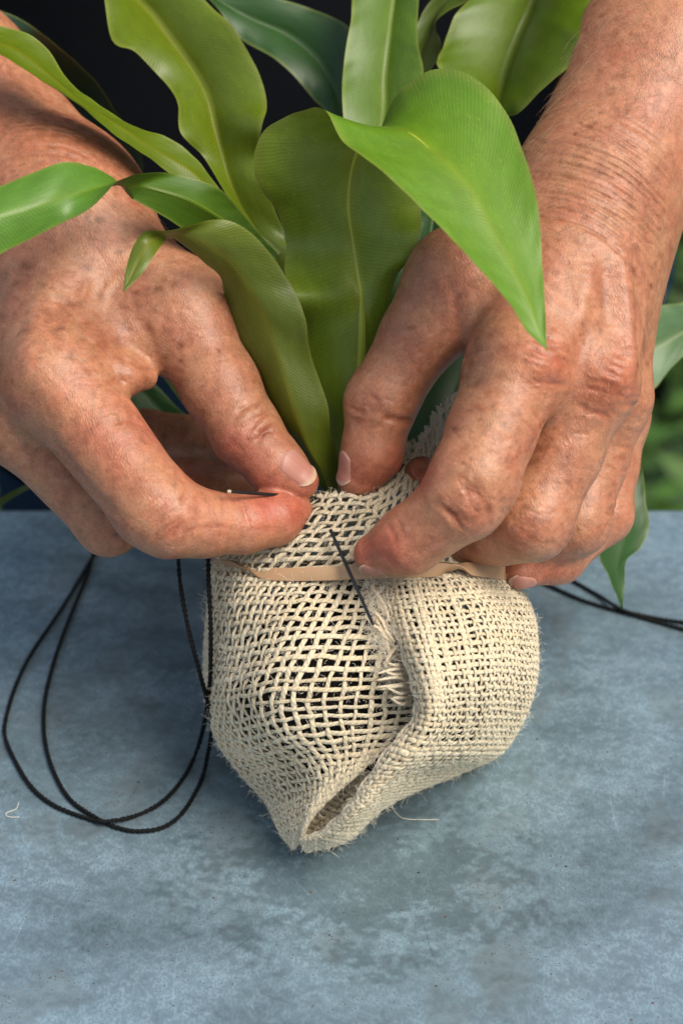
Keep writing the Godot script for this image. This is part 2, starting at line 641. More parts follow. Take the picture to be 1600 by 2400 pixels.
# ------------------------------------------------------------------ table and ground
func build_table() -> void:
	var z := std(0.42, Color.WHITE)
	z.metallic = 0.55
	z.metallic_specular = 0.5
	var n := 2048
	var im := Image.create(n, n, false, Image.FORMAT_RGB8)
	var rm := Image.create(n / 2, n / 2, false, Image.FORMAT_RGB8)
	var sp := TB(850, 2060, 0)            # an old water stain
	var stain := Vector2(fposmod((sp.x + 0.62) / 1.24 * 2.0 - 0.5, 1.0), fposmod((sp.z + 1.0) / 1.24 * 2.0 - 0.1, 1.0)) * n
	var big := noise(FastNoiseLite.TYPE_SIMPLEX, 0.0035, 4, 31)
	var mid := noise(FastNoiseLite.TYPE_SIMPLEX, 0.013, 5, 32)
	var grain := noise(FastNoiseLite.TYPE_SIMPLEX, 0.22, 3, 34)
	var fleck := noise(FastNoiseLite.TYPE_SIMPLEX, 0.055, 3, 36)
	var cell := noise(FastNoiseLite.TYPE_CELLULAR, 0.022, 1, 37)
	cell.cellular_return_type = FastNoiseLite.RETURN_CELL_VALUE
	var rust := noise(FastNoiseLite.TYPE_SIMPLEX, 0.005, 4, 35)
	for y in n:
		for x in n:
			var fx := float(x)
			var fy := float(y)
			var b := big.get_noise_2d(fx * 0.8, fy)
			var md := mid.get_noise_2d(fx * 0.7, fy * 1.2)
			var gr := grain.get_noise_2d(fx, fy * 0.55)
			var f6 := fleck.get_noise_2d(fx * 0.9, fy)
			var t := 0.90 + 0.11 * b + 0.035 * md + 0.035 * f6 + 0.10 * gr + 0.018 * cell.get_noise_2d(fx + 9.0 * gr, fy * 1.3 + 14.0 * f6)
			var c := Color(0.55 * t, 0.65 * t, 0.705 * t)
			var pale := smoothstep(0.05, 0.5, 0.2 * md + 0.7 * f6 + 0.9 * gr) * smoothstep(-0.15, 0.45, b)
			c = c.lerp(Color(0.64, 0.72, 0.78), 0.32 * pale)
			c = c.lerp(Color(0.35, 0.41, 0.44), 0.2 * smoothstep(0.12, 0.5, -0.25 * md - 0.7 * f6 + 0.7 * gr - 0.3 * b))
			var ru := rust.get_noise_2d(fx * 1.3, fy * 0.8)
			if ru > 0.2: c = c.lerp(Color(0.40, 0.37, 0.33), smoothstep(0.2, 0.6, ru) * 0.2 * (0.7 + gr))
			if gr > 0.66 and md > 0.18: c = c.lerp(Color(0.25, 0.17, 0.12), 0.6)
			var sd := Vector2(fx - stain.x, (fy - stain.y) * 1.5).length() / 190.0 + 0.55 * md + 0.35 * f6
			c = c.lerp(Color(0.33, 0.39, 0.42), 0.36 * smoothstep(1.0, 0.45, sd))
			im.set_pixel(x, y, c.clamp())
			if (x | y) & 1 == 0:
				var r := clampf(0.72 + 0.22 * md - 0.10 * b + 0.12 * gr, 0.3, 1)
				rm.set_pixel(x / 2, y / 2, Color(r, r, r))
	var rng := RandomNumberGenerator.new()
	rng.seed = 44
	for k in 420:                       # hairline scratches and rubbed marks
		var p := Vector2(rng.randf() * n, rng.randf() * n)
		var dir := Vector2.from_angle(rng.randfn(1.5, 0.5) if k % 3 else rng.randf() * TAU)
		var ln := rng.randf_range(12, 130)
		var bow := rng.randf_range(-0.004, 0.004)
		var gain := rng.randf_range(0.05, 0.22) * (1.0 if rng.randf() < 0.65 else -0.8)
		for q in int(ln):
			dir = dir.rotated(bow)
			p += dir
			var px := posmod(int(p.x), n)
			var py := posmod(int(p.y), n)
			var c := im.get_pixel(px, py)
			im.set_pixel(px, py, (c * (1.0 + gain * sin(PI * q / ln))).clamp())
	for k in 2600:                      # white bloom of corrosion, in drifts
		var x := int(rng.randf() * n)
		var y := int(rng.randf() * n)
		if big.get_noise_2d(x * 0.8 + 300.0, y) < 0.08: continue
		for q in rng.randi_range(1, 5):
			var px := posmod(x + rng.randi_range(-2, 2), n)
			var py := posmod(y + rng.randi_range(-2, 2), n)
			im.set_pixel(px, py, im.get_pixel(px, py).lerp(Color(0.74, 0.79, 0.83), rng.randf_range(0.25, 0.7)))
	z.albedo_texture = img_tex(im)
	z.roughness_texture = img_tex(rm)
	z.roughness = 0.58
	z.heightmap_enabled = true
	z.heightmap_texture = z.roughness_texture
	z.heightmap_scale = 0.02
	M.zinc = z
	var edge := P(800, 1188, 0)
	edge = TB(800, 1188, 0)
	var zb := edge.z                    # far edge
	var t := thing("table", "weathered blue-grey zinc table top under the burlap sack", "table", Vector3(0, 0, zb + 0.4))
	var mb := MB.new()
	var x0 := -0.62
	var x1 := 0.62
	var prof := []                      # far edge, rolled, then the top towards the lens
	for k in 7:
		var a := PI * k / 12.0
		prof.append([Vector2(zb + 0.004 - 0.004 * sin(a), -0.004 + 0.004 * cos(a)), Vector2(-sin(a), cos(a))])
	prof.reverse()
	prof.push_front([Vector2(zb, -0.035), Vector2(-1, 0)])
	prof.append([Vector2(zb + 0.85, 0), Vector2(0, 1)])
	for k in prof.size():
		for s in 2:
			var p: Vector2 = prof[k][0]
			var nn: Vector2 = prof[k][1]
			var x := x0 if s == 0 else x1
			mb.add(Vector3(x, p.y, p.x) - t.position, Vector3(0, nn.y, nn.x), Vector2((x + 0.62) / 1.24, (p.x + 1.0) / 1.24) * 2.0 - Vector2(0.5, 0.1))
	for k in prof.size() - 1:
		mb.quad(k * 2, k * 2 + 1, k * 2 + 3, k * 2 + 2)
	obj("tabletop", mb, z, t)
	for s in [[-0.56, 0.06], [0.56, 0.06], [-0.56, 0.8], [0.56, 0.8]]:
		var lg := MeshInstance3D.new()
		var bm := BoxMesh.new()
		bm.size = Vector3(0.045, 0.715, 0.045)
		lg.mesh = bm
		lg.name = "leg"
		lg.material_override = z
		lg.position = Vector3(s[0], -0.3935, zb + s[1]) - t.position
		t.add_child(lg, true)

func build_ground() -> void:
	var g := MeshInstance3D.new()
	var pm := PlaneMesh.new()
	pm.size = Vector2(60, 60)
	g.mesh = pm
	g.material_override = M.ground
	g.name = "ground"
	g.position = Vector3(0, -0.751, 0)
	add_child(g)
	tag(g, "dark garden soil beyond the table", "", "", "structure")
	var rng := RandomNumberGenerator.new()
	rng.seed = 5
	var mb := MB.new()
	for clump in 520:
		var cx := rng.randf_range(-0.6, 1.3)
		var cz := rng.randf_range(-3.0, -1.15)
		var ch := rng.randf_range(0.05, 0.2)
		for l in 34:
			var a := rng.randf() * TAU
			var up := rng.randf_range(0.1, 1.0)
			var base := Vector3(cx, -0.75 + ch * up, cz) + Vector3(cos(a), 0, sin(a)) * rng.randf_range(0.0, 0.09)
			var dir := Vector3(cos(a), rng.randf_range(-0.2, 0.7), sin(a)).normalized()
			var side := dir.cross(Vector3.UP).normalized()
			var nn := side.cross(dir).normalized()
			var ln := rng.randf_range(0.03, 0.06)
			var wd := ln * 0.3
			var k := rng.randf_range(0.6, 1.3)
			var col := Color(0.034 * k, 0.082 * k, 0.005 * k)
			var p0 := mb.add(base, nn, Vector2.ZERO, col)
			var p1 := mb.add(base + dir * ln * 0.5 + side * wd, nn, Vector2.ZERO, col)
			var p2 := mb.add(base + dir * ln - nn * ln * 0.2, nn, Vector2.ZERO, col)
			var p3 := mb.add(base + dir * ln * 0.5 - side * wd, nn, Vector2.ZERO, col)
			mb.quad(p0, p1, p2, p3)
	var o := obj("ground_cover", mb, M.hedge, self)
	tag(o, "bright green leafy ground cover behind the table", "plants", "", "stuff")

# ------------------------------------------------------------------ person
var left_field: Field
var right_field: Field

func ch(f: Field, j: Array) -> void:          # a chain of joints: px, py, depth, radius in px
	for k in j.size() - 1:
		var a: Array = j[k]
		var b: Array = j[k + 1]
		f.bone(P(a[0], a[1], a[2]), P(b[0], b[1], b[2]), PR(a[3], a[2]), PR(b[3], b[2]))

func make_fields() -> void:
	var f := Field.new()
	f.group(0.012, 0.0)
	ch(f, [[-420, -60, -90, 270], [-130, 225, -30, 215], [140, 500, 0, 188]])
	ch(f, [[140, 500, 0, 180], [130, 880, 38, 112]])
	ch(f, [[140, 500, 0, 170], [30, 960, 25, 105]])
	ch(f, [[130, 500, 0, 160], [-80, 950, 0, 95]])
	ch(f, [[200, 560, 8, 150], [430, 735, 24, 104]])
	ch(f, [[430, 735, 20, 90], [230, 830, 30, 80]])
	f.group(0.004, 0.005)      # fold of skin between thumb and finger
	ch(f, [[200, 850, 44, 46], [285, 884, 42, 44], [336, 882, 34, 34]])
	f.group(0.004, 0.010)      # thumb
	ch(f, [[430, 735, 24, 102], [515, 902, 32, 90], [578, 1015, 36, 80], [646, 1092, 39, 66], [702, 1128, 40, 45]])
	f.group(0.004, 0.012)      # index finger
	ch(f, [[140, 900, 44, 116], [360, 1186, 56, 97], [400, 1214, 56, 90], [478, 1228, 52, 74], [572, 1228, 47, 65], [645, 1213, 42, 61], [692, 1196, 38, 40]])
	f.group(0.004, 0.010)      # middle finger
	ch(f, [[40, 975, 26, 98], [255, 1225, 24, 74], [440, 1128, 2, 50], [600, 1122, -4, 40]])
	f.group(0.004, 0.010)      # ring finger
	ch(f, [[-80, 950, 0, 92], [120, 1065, -20, 66], [340, 1024, -26, 60], [560, 1030, -24, 50]])
	f.group(0.004, 0.010)      # little finger
	ch(f, [[-140, 940, -25, 80], [40, 1000, -60, 56], [180, 950, -66, 48], [250, 930, -66, 42]])
	f.close()
	left_field = f
	f = Field.new()
	f.group(0.010, 0.0)
	ch(f, [[1990, -350, -70, 290], [1760, -120, -30, 232], [1548, 168, 0, 216], [1400, 440, 20, 188]])
	ch(f, [[1395, 450, 24, 168], [1225, 850, 60, 112]])
	ch(f, [[1400, 450, 20, 165], [1385, 880, 52, 104]])
	ch(f, [[1415, 450, 15, 165], [1428, 920, 28, 90]])
	ch(f, [[1425, 450, 8, 160], [1432, 970, 0, 78]])
	ch(f, [[1330, 500, 22, 130], [1075, 655, 38, 108]])
	ch(f, [[1090, 690, 34, 90], [1200, 760, 46, 86]])
	f.group(0.004, 0.010)      # thumb
	ch(f, [[1070, 655, 38, 108], [985, 785, 40, 90], [893, 940, 40, 82], [872, 1060, 38, 69], [842, 1118, 36, 52]])
	f.group(0.004, 0.009)      # index finger
	ch(f, [[1205, 870, 62, 116], [1152, 1010, 70, 101], [1112, 1120, 75, 102], [1085, 1170, 75, 95], [1015, 1226, 70, 78], [955, 1268, 66, 76], [878, 1298, 60, 50]])
	f.group(0.004, 0.008)      # middle finger
	ch(f, [[1380, 900, 50, 104], [1318, 1060, 50, 89], [1244, 1218, 53, 95], [1172, 1242, 46, 78], [1100, 1245, 38, 72], [990, 1115, 26, 46]])
	f.group(0.004, 0.008)      # ring finger
	ch(f, [[1430, 940, 26, 88], [1392, 1075, 25, 76], [1345, 1217, 28, 84], [1240, 1290, 18, 62], [1150, 1300, 6, 48]])
	f.group(0.004, 0.008)      # little finger
	ch(f, [[1432, 980, 0, 80], [1428, 1090, 0, 64], [1412, 1205, 8, 67], [1310, 1310, 18, 54], [1218, 1340, 22, 40]])
	f.close()
	right_field = f

func build_person() -> void:
	make_fields()
	var t := thing("person", "person in dark clothing holding the burlap closed with both bare hands", "person", Vector3(0, -0.75, -0.95))
	var big := MB.new()
	var rng := RandomNumberGenerator.new()
	rng.seed = 77
	for side in 2:
		var f := left_field if side == 0 else right_field
		var mb := skin_mesh(f, 0.0021, 3, Vector3(-0.165, -0.1, -1.0), Vector3(0.165, 0.27, -0.3))
		tick("hand mesh %d" % mb.v.size())
		skin_colour(mb, side, rng)
		var mk := Marks.new()
		mk.mb = mb
		mk.f = f
		mk.host = self
		mk.setup()
		if side == 0: left_marks(mk)
		else: right_marks(mk)
		mk.apply()
		mb.smooth()
		var at := big.v.size()
		for k in mb.v.size():
			big.v.append(mb.v[k] - t.position)
		big.n.append_array(mb.n)
		big.uv.append_array(mb.uv)
		big.c.append_array(mb.c)
		for k in mb.i: big.i.append(at + k)
		tick("hand marks")
	# upper arms, shoulders and trunk under the clothes, out of the frame
	var f2 := Field.new()
	f2.group(0.05, 0.0)
	var le := P(-420, -60, -90)
	var re := P(1990, -350, -70)
	var ls := Vector3(-0.19, 0.50, -1.0)
	var rs := Vector3(0.19, 0.50, -1.0)
	f2.bone(le, ls, 0.040, 0.055)
	f2.bone(re, rs, 0.040, 0.055)
	f2.bone(P(-130, 225, -30), le, PR(215, -30) - 0.002, 0.036)
	f2.bone(P(1548, 168, 0), re, PR(216, 0) - 0.002, 0.038)
	f2.bone(ls, rs, 0.06, 0.06)
	f2.bone(Vector3(0, 0.45, -1.0), Vector3(0, 0.0, -0.99), 0.1, 0.09)
	f2.bone(Vector3(0, 0.5, -1.0), Vector3(0, 0.62, -0.99), 0.055, 0.052)
	f2.close()
	var up := skin_mesh(f2, 0.014, 1, Vector3(-1, -1, -2), Vector3(1, 1, 0))
	var at2 := big.v.size()
	for k in up.v.size():
		big.v.append(up.v[k] - t.position)
		big.c.append(Color(0.42, 0.22, 0.14))
	big.n.append_array(up.n)
	big.uv.append_array(up.uv)
	for k in up.i: big.i.append(at2 + k)
	obj("body", big, M.skin, t)
	# shirt and trousers
	var sh := MB.new()
	trunk(sh, [[0.042, 0.184, 0.105], [0.08, 0.186, 0.105], [0.16, 0.17, 0.11], [0.28, 0.178, 0.115], [0.40, 0.185, 0.115], [0.48, 0.18, 0.10], [0.535, 0.12, 0.08], [0.56, 0.075, 0.065]], Vector3(-0.018, 0, -0.965), t.position, 0.006)
	obj("shirt", sh, M.shirt, t)
	var tr := MB.new()
	trunk(tr, [[-0.12, 0.160, 0.10], [-0.06, 0.170, 0.10], [0.0, 0.178, 0.098], [0.06, 0.178, 0.095]], Vector3(-0.018, 0, -0.965), t.position, 0.004)
	for s in [-1.0, 1.0]:
		trunk(tr, [[-0.75, 0.055, 0.055], [-0.5, 0.06, 0.06], [-0.3, 0.07, 0.075], [-0.1, 0.076, 0.095]], Vector3(-0.018 + 0.082 * s, 0, -0.965), t.position, 0.004)
	obj("trousers", tr, M.jeans, t)
	build_nails(t)
	build_hair(t)
	tick("person rest")

func trunk(mb: MB, rings: Array, c: Vector3, off: Vector3, fold: float) -> void:
	var nz := noise(FastNoiseLite.TYPE_SIMPLEX, 9.0, 2, 41)
	var pts := PackedVector3Array()
	for r in rings: pts.append(Vector3(r[0], r[1], r[2]))
	var path := spline(pts, 6)
	var at := mb.v.size()
	for k in path.size():
		for s in 49:
			var a := TAU * s / 48.0
			var p := Vector3(cos(a) * path[k].y, path[k].x, sin(a) * path[k].z)
			var w := 1.0 + fold / 0.1 * nz.get_noise_3d(p.x, p.y * 0.6, p.z)
			mb.add(c + Vector3(p.x * w, p.y, p.z * w) - off, Vector3(cos(a) / path[k].y, 0, sin(a) / path[k].z).normalized())
	for k in path.size() - 1:
		for s in 48:
			var q := at + k * 49 + s
			mb.quad(q, q + 1, q + 50, q + 49)

func skin_colour(mb: MB, side: int, rng: RandomNumberGenerator) -> void:
	var n1 := noise(FastNoiseLite.TYPE_SIMPLEX, 55.0, 3, 61 + side)
	var n2 := noise(FastNoiseLite.TYPE_SIMPLEX, 210.0, 3, 63)
	var n3 := noise(FastNoiseLite.TYPE_SIMPLEX, 900.0, 2, 64)
	for k in mb.v.size():
		var p := mb.v[k]
		var a := n1.get_noise_3dv(p)
		var b := n2.get_noise_3dv(p)
		var e := n3.get_noise_3dv(p)
		var c := Color(0.48, 0.225, 0.120)
		c = c.lerp(Color(0.465, 0.182, 0.102), clampf(0.5 + a, 0, 1))
		c = c.lerp(Color(0.29, 0.118, 0.056), clampf(0.02 + 0.34 * b + 0.3 * a, 0, 0.5))
		c = c.lerp(Color(0.52, 0.29, 0.19), clampf(-b * 0.7 - 0.1, 0, 0.5))
		c = c * (0.96 + 0.12 * e)
		mb.c[k] = c

func crease(m: Marks, pts: Array, w := 6.0, amp := -0.25) -> void:
	m.line(pts, w, amp, Color(0.80, 0.62, 0.56), 0.45)

func blotch(m: Marks, pts: Array, w: float, tint: Color, mix: float) -> void:
	m.line(pts, w, 0.0, tint, mix, false)

# fine lines that run side by side: from, over and to, moved by step for each
func lines(m: Marks, rng: RandomNumberGenerator, pts: Array, step: Vector2, count: int, w: float, amp: float, loose: float) -> void:
	for k in count:
		var q := []
		var lo := rng.randi_range(0, 1)
		for p in range(0, pts.size(), 2):
			q.append(pts[p] + step.x * k + rng.randf_range(-loose, loose))
			q.append(pts[p + 1] + step.y * k + rng.randf_range(-loose, loose))
		m.line(q, w * rng.randf_range(0.8, 1.2), amp * rng.randf_range(0.5, 1.3), Color(0.88, 0.74, 0.68), 0.25)

# short crossing wrinkles on a knuckle: across gives the direction they run
func knuckle(m: Marks, rng: RandomNumberGenerator, c: Vector2, along: Vector2, r: float, count: int, amp: float) -> void:
	var across := along.orthogonal()
	for k in count:
		var o := c + along * r * rng.randf_range(-1.0, 1.0) + across * r * rng.randf_range(-0.5, 0.5)
		var l := r * rng.randf_range(0.3, 0.85)
		var bow := along * rng.randf_range(-0.15, 0.25) * l
		var tilt := along * rng.randf_range(-0.35, 0.35) * l
		var a := o - across * l + tilt
		var b := o + across * l - tilt
		var mid := o + bow
		m.line([a.x, a.y, mid.x, mid.y, b.x, b.y], rng.randf_range(3.5, 6.0), -amp * rng.randf_range(0.4, 1.2), Color(0.85, 0.68, 0.62), 0.3)

func freckles(m: Marks, rng: RandomNumberGenerator, box: Rect2, count: int, small: float, large: float) -> void:
	for k in count:
		var x := rng.randf_range(box.position.x, box.end.x)
		var y := rng.randf_range(box.position.y, box.end.y)
		var r := lerpf(small, large, pow(rng.randf(), 2.5))
		var d := rng.randf_range(0.5, 0.78)
		m.line([x, y, x + rng.randf_range(-r, r), y + rng.randf_range(-r, r) * 0.6], r, 0.0, Color(d, d * 0.84, d * 0.74), rng.randf_range(0.45, 0.9), false)

func left_marks(m: Marks) -> void:
	var rng := RandomNumberGenerator.new()
	rng.seed = 201
	var red := Color(1.05, 0.78, 0.80)
	# thumb: knuckle folds
	crease(m, [572, 1020, 590, 1000, 606, 982, 637, 955], 7, -0.55)
	crease(m, [545, 990, 558, 972, 578, 955], 6, -0.35)
	crease(m, [585, 965, 606, 944, 626, 930], 5, -0.3)
	crease(m, [600, 1018, 622, 1008, 645, 1012], 5, -0.25)
	crease(m, [535, 1024, 552, 1042, 570, 1058], 5, -0.2)
	m.line([600, 970, 622, 950], 14, 0.35)
	m.line([618, 990, 645, 985], 14, 0.35)
	knuckle(m, rng, Vector2(598, 985), Vector2(0.57, 0.82), 45, 26, 0.22)
	lines(m, rng, [470, 860, 520, 850, 560, 830], Vector2(6, 12), 8, 4, -0.09, 6)
	# web of skin
	crease(m, [262, 822, 300, 842, 335, 860, 372, 872], 9, -0.9)
	crease(m, [252, 905, 275, 893, 300, 892], 9, -0.8)
	crease(m, [262, 992, 290, 984, 318, 988, 342, 1004], 8, -0.6)
	crease(m, [225, 815, 262, 800, 300, 800], 9, -0.35)
	crease(m, [200, 850, 235, 838, 270, 836], 8, -0.35)
	crease(m, [315, 735, 345, 775, 368, 835], 12, -0.5)
	m.line([290, 935, 318, 958], 24, 0.5)
	lines(m, rng, [180, 770, 240, 772, 310, 790], Vector2(-3, 16), 9, 5, -0.16, 7)
	lines(m, rng, [190, 960, 250, 935, 300, 930], Vector2(4, 11), 7, 4, -0.13, 6)
	# index finger
	crease(m, [440, 1140, 434, 1160, 426, 1186], 8, -0.55)
	crease(m, [563, 1172, 574, 1200, 586, 1236], 7, -0.5)
	crease(m, [575, 1244, 610, 1240, 648, 1238], 5, -0.22)
	crease(m, [400, 1256, 450, 1242, 510, 1234, 565, 1244], 5, -0.25)
	crease(m, [352, 1266, 385, 1240, 418, 1218], 5, -0.28)
	crease(m, [516, 1160, 522, 1185, 524, 1205], 5, -0.18)
	knuckle(m, rng, Vector2(385, 1215), Vector2(0.6, 0.6), 60, 24, 0.14)
	lines(m, rng, [610, 1180, 640, 1200, 660, 1235], Vector2(11, -3), 6, 3.5, -0.07, 5)
	# groove between the first two fingers, tendon and knuckle
	m.line([100, 1000, 168, 1092, 232, 1166, 306, 1232], 16, -0.5, Color(0.9, 0.75, 0.7), 0.3)
	m.line([60, 790, 90, 880, 160, 960], 46, 1.4)
	m.line([130, 640, 95, 720, 70, 800], 30, 1.0)
	m.line([215, 640, 190, 700, 160, 760, 150, 820], 12, 0.8)
	m.line([290, 640, 250, 680, 225, 735], 11, 0.4)
	# wrist lines and fine skin lines
	lines(m, rng, [-30, 285, 60, 262, 150, 258, 230, 300], Vector2(0, 11), 20, 4.6, -0.34, 8)
	lines(m, rng, [30, 560, 130, 590, 230, 640], Vector2(-2, 26), 8, 6, -0.1, 14)
	for k in 320:
		var c := Vector2(rng.randf_range(0, 470), rng.randf_range(260, 1220))
		var d := Vector2.from_angle(rng.randf_range(-0.2, 1.1)) * rng.randf_range(12, 34)
		m.line([c.x - d.x, c.y - d.y, c.x, c.y + rng.randf_range(-5, 5), c.x + d.x, c.y + d.y], 4, -rng.randf_range(0.04, 0.12), Color(0.88, 0.76, 0.7), 0.18)
	# colour
	blotch(m, [640, 1195, 700, 1190], 60, Color(1.06, 0.66, 0.74), 0.95)
	blotch(m, [480, 1200, 570, 1200], 55, Color(1.08, 0.92, 0.98), 0.6)
	blotch(m, [660, 1110, 715, 1130], 60, Color(1.02, 0.74, 0.78), 0.55)
	blotch(m, [560, 1060, 600, 1110], 50, red, 0.5)
	blotch(m, [300, 940, 420, 1110], 40, Color(1.1, 0.98, 0.98), 0.6)
	blotch(m, [170, 940, 280, 1080], 60, Color(1.0, 0.8, 0.74), 0.55)
	blotch(m, [-10, 900, 30, 930], 70, Color(1.05, 0.76, 0.72), 0.5)
	blotch(m, [330, 1010, 540, 1035], 60, Color(0.8, 0.62, 0.72), 0.8)
	blotch(m, [460, 1125, 580, 1122], 50, Color(0.85, 0.66, 0.75), 0.8)
	blotch(m, [0, 300, 150, 330, 260, 420], 110, Color(0.92, 0.78, 0.7), 0.6)
	freckles(m, rng, Rect2(0, 180, 420, 620), 260, 3, 11)
	freckles(m, rng, Rect2(0, 780, 460, 500), 130, 3, 8)
	freckles(m, rng, Rect2(400, 700, 230, 350), 70, 2.5, 7)
	blotch(m, [512, 820, 514, 826], 4, Color(0.45, 0.3, 0.3), 0.9)

func right_marks(m: Marks) -> void:
	var rng := RandomNumberGenerator.new()
	rng.seed = 301
	# wrist: many deep lines running round it
	lines(m, rng, [1285, 268, 1380, 280, 1470, 318, 1545, 385, 1590, 455], Vector2(-4, 15), 17, 4.6, -0.55, 5)
	lines(m, rng, [1400, 250, 1480, 285, 1550, 340, 1600, 410], Vector2(-2, 15), 16, 4.0, -0.42, 6)
	lines(m, rng, [1440, 60, 1500, 100, 1570, 160, 1610, 220], Vector2(-12, 24), 8, 6, -0.1, 14)
	lines(m, rng, [1310, 545, 1400, 560, 1480, 590, 1560, 640], Vector2(-3, 20), 9, 5, -0.1, 8)
	# tendons and veins
	m.line([1450, 560, 1458, 640, 1468, 740, 1476, 830, 1455, 890], 25, 2.0)
	m.line([1408, 610, 1418, 700, 1428, 780], 22, -0.9)
	m.line([1380, 600, 1372, 690, 1340, 770, 1290, 840], 28, 1.4)
	m.line([1488, 640, 1492, 740, 1488, 830], 14, -0.6)
	m.line([1512, 690, 1508, 760, 1500, 830], 14, 0.5)
	m.line([1340, 640, 1360, 720, 1390, 790, 1385, 850], 14, 0.4)
	m.line([1260, 640, 1290, 700, 1330, 740], 14, 0.4)
	# knuckles
	m.line([1262, 845, 1285, 858], 40, 1.8)
	m.line([1430, 880, 1450, 905], 40, 1.9)
	m.line([1495, 930, 1500, 960], 30, 0.8)
	m.line([1345, 830, 1352, 900, 1330, 960], 30, -0.9)
	knuckle(m, rng, Vector2(1275, 850), Vector2(-0.3, 0.95), 62, 40, 0.22)
	knuckle(m, rng, Vector2(1425, 905), Vector2(-0.35, 0.93), 75, 60, 0.24)
	knuckle(m, rng, Vector2(1490, 960), Vector2(-0.2, 0.95), 55, 40, 0.22)
	knuckle(m, rng, Vector2(1455, 1060), Vector2(-0.2, 0.95), 55, 26, 0.16)
	# finger joints
	knuckle(m, rng, Vector2(1090, 1180), Vector2(-0.6, 0.6), 62, 40, 0.26)
	knuckle(m, rng, Vector2(1220, 1265), Vector2(-0.5, 0.7), 55, 26, 0.14)
	knuckle(m, rng, Vector2(1330, 1270), Vector2(-0.5, 0.7), 45, 20, 0.12)
	knuckle(m, rng, Vector2(1440, 1205), Vector2(-0.3, 0.9), 40, 16, 0.2)
	crease(m, [1400, 1180, 1425, 1205, 1445, 1215], 5, -0.35)
	crease(m, [1405, 1205, 1432, 1200, 1460, 1188], 5, -0.3)
	crease(m, [1390, 1230, 1415, 1255, 1425, 1265], 5, -0.3)
	crease(m, [1335, 1335, 1345, 1350, 1350, 1365], 5, -0.25)
	crease(m, [900, 1225, 918, 1245, 928, 1280], 7, -0.3)
	crease(m, [925, 1210, 940, 1235, 944, 1255], 5, -0.2)
	crease(m, [1130, 1185, 1148, 1210, 1150, 1240], 7, -0.35)
	# base of the index finger
	crease(m, [1058, 925, 1085, 905, 1120, 902], 8, -0.45)
	crease(m, [1075, 850, 1090, 830, 1120, 820], 10, -0.4)
	crease(m, [1080, 805, 1092, 840, 1100, 870], 10, -0.4)
	crease(m, [1180, 930, 1200, 960, 1230, 985], 9, -0.3)
	m.line([1300, 960, 1262, 1000, 1205, 1085, 1140, 1182], 14, 0.0, Color(0.9, 0.7, 0.66), 0.4)
	# thumb
	crease(m, [896, 980, 920, 984, 945, 988, 972, 984], 9, -1.2)
	crease(m, [812, 950, 834, 962, 855, 972], 7, -0.45)
	crease(m, [848, 900, 875, 930, 895, 965, 903, 985], 5, -0.22)
	crease(m, [902, 985, 885, 1000, 862, 1002], 5, -0.2)
	knuckle(m, rng, Vector2(850, 960), Vector2(-0.3, 0.95), 42, 20, 0.14)
	lines(m, rng, [900, 880, 945, 884, 995, 888], Vector2(-3, 19), 4, 4, -0.12, 6)
	lines(m, rng, [945, 855, 950, 890, 955, 930], Vector2(16, 0), 3, 4, -0.1, 5)
	lines(m, rng, [935, 760, 1000, 740, 1060, 720], Vector2(-10, 24), 5, 5, -0.1, 10)
	lines(m, rng, [870, 1080, 880, 1110, 870, 1150], Vector2(9, -3), 6, 3.5, -0.06, 4)
	crease(m, [1040, 640, 1060, 690, 1075, 760, 1080, 800], 14, -0.5)
	for k in 520:
		var c := Vector2(rng.randf_range(1060, 1540), rng.randf_range(300, 1250))
		var d := Vector2.from_angle(rng.randf_range(-0.5, 0.9)) * rng.randf_range(10, 30)
		m.line([c.x - d.x, c.y - d.y, c.x, c.y + rng.randf_range(-5, 5), c.x + d.x, c.y + d.y], 3.8, -rng.randf_range(0.05, 0.15), Color(0.88, 0.76, 0.7), 0.2)
	# colour
	blotch(m, [850, 1120, 890, 1130], 55, Color(1.04, 0.66, 0.62), 0.8)
	blotch(m, [930, 1060, 940, 1100], 50, Color(1.0, 0.68, 0.7), 0.7)
	blotch(m, [840, 1300, 900, 1290], 62, Color(1.08, 0.66, 0.70), 0.95)
	blotch(m, [960, 1115, 1000, 1110], 50, Color(1.0, 0.66, 0.7), 0.8)
	blotch(m, [1200, 1350, 1290, 1345], 50, Color(1.08, 0.82, 0.84), 0.7)
	blotch(m, [1120, 1250, 1180, 1270], 50, Color(1.06, 0.86, 0.84), 0.6)
	blotch(m, [1270, 850, 1290, 860], 65, Color(1.06, 0.74, 0.68), 0.6)
	blotch(m, [1440, 910, 1450, 930], 75, Color(1.06, 0.74, 0.7), 0.6)
	blotch(m, [920, 880, 1000, 800, 1060, 700], 60, Color(1.05, 0.9, 0.9), 0.5)
	blotch(m, [1400, 600, 1440, 800], 90, Color(1.04, 0.98, 0.98), 0.5)
	blotch(m, [1480, 120, 1560, 220], 120, Color(1.02, 0.86, 0.84), 0.5)
	freckles(m, rng, Rect2(1060, 840, 220, 380), 110, 3, 9)
	freckles(m, rng, Rect2(1180, 960, 260, 330), 110, 3, 8)
	freckles(m, rng, Rect2(1200, 260, 390, 600), 200, 3, 9)
	freckles(m, rng, Rect2(1350, 0, 250, 300), 90, 3, 8)
	freckles(m, rng, Rect2(880, 560, 200, 330), 60, 2.5, 6)
	for q in [[1112, 950], [1075, 1115], [1042, 1192], [1030, 1165], [1125, 955], [1218, 1120], [1290, 770], [1268, 792]]:
		blotch(m, [q[0], q[1], q[0] + 6, q[1] + 2], 8, Color(0.72, 0.56, 0.46), 0.8)
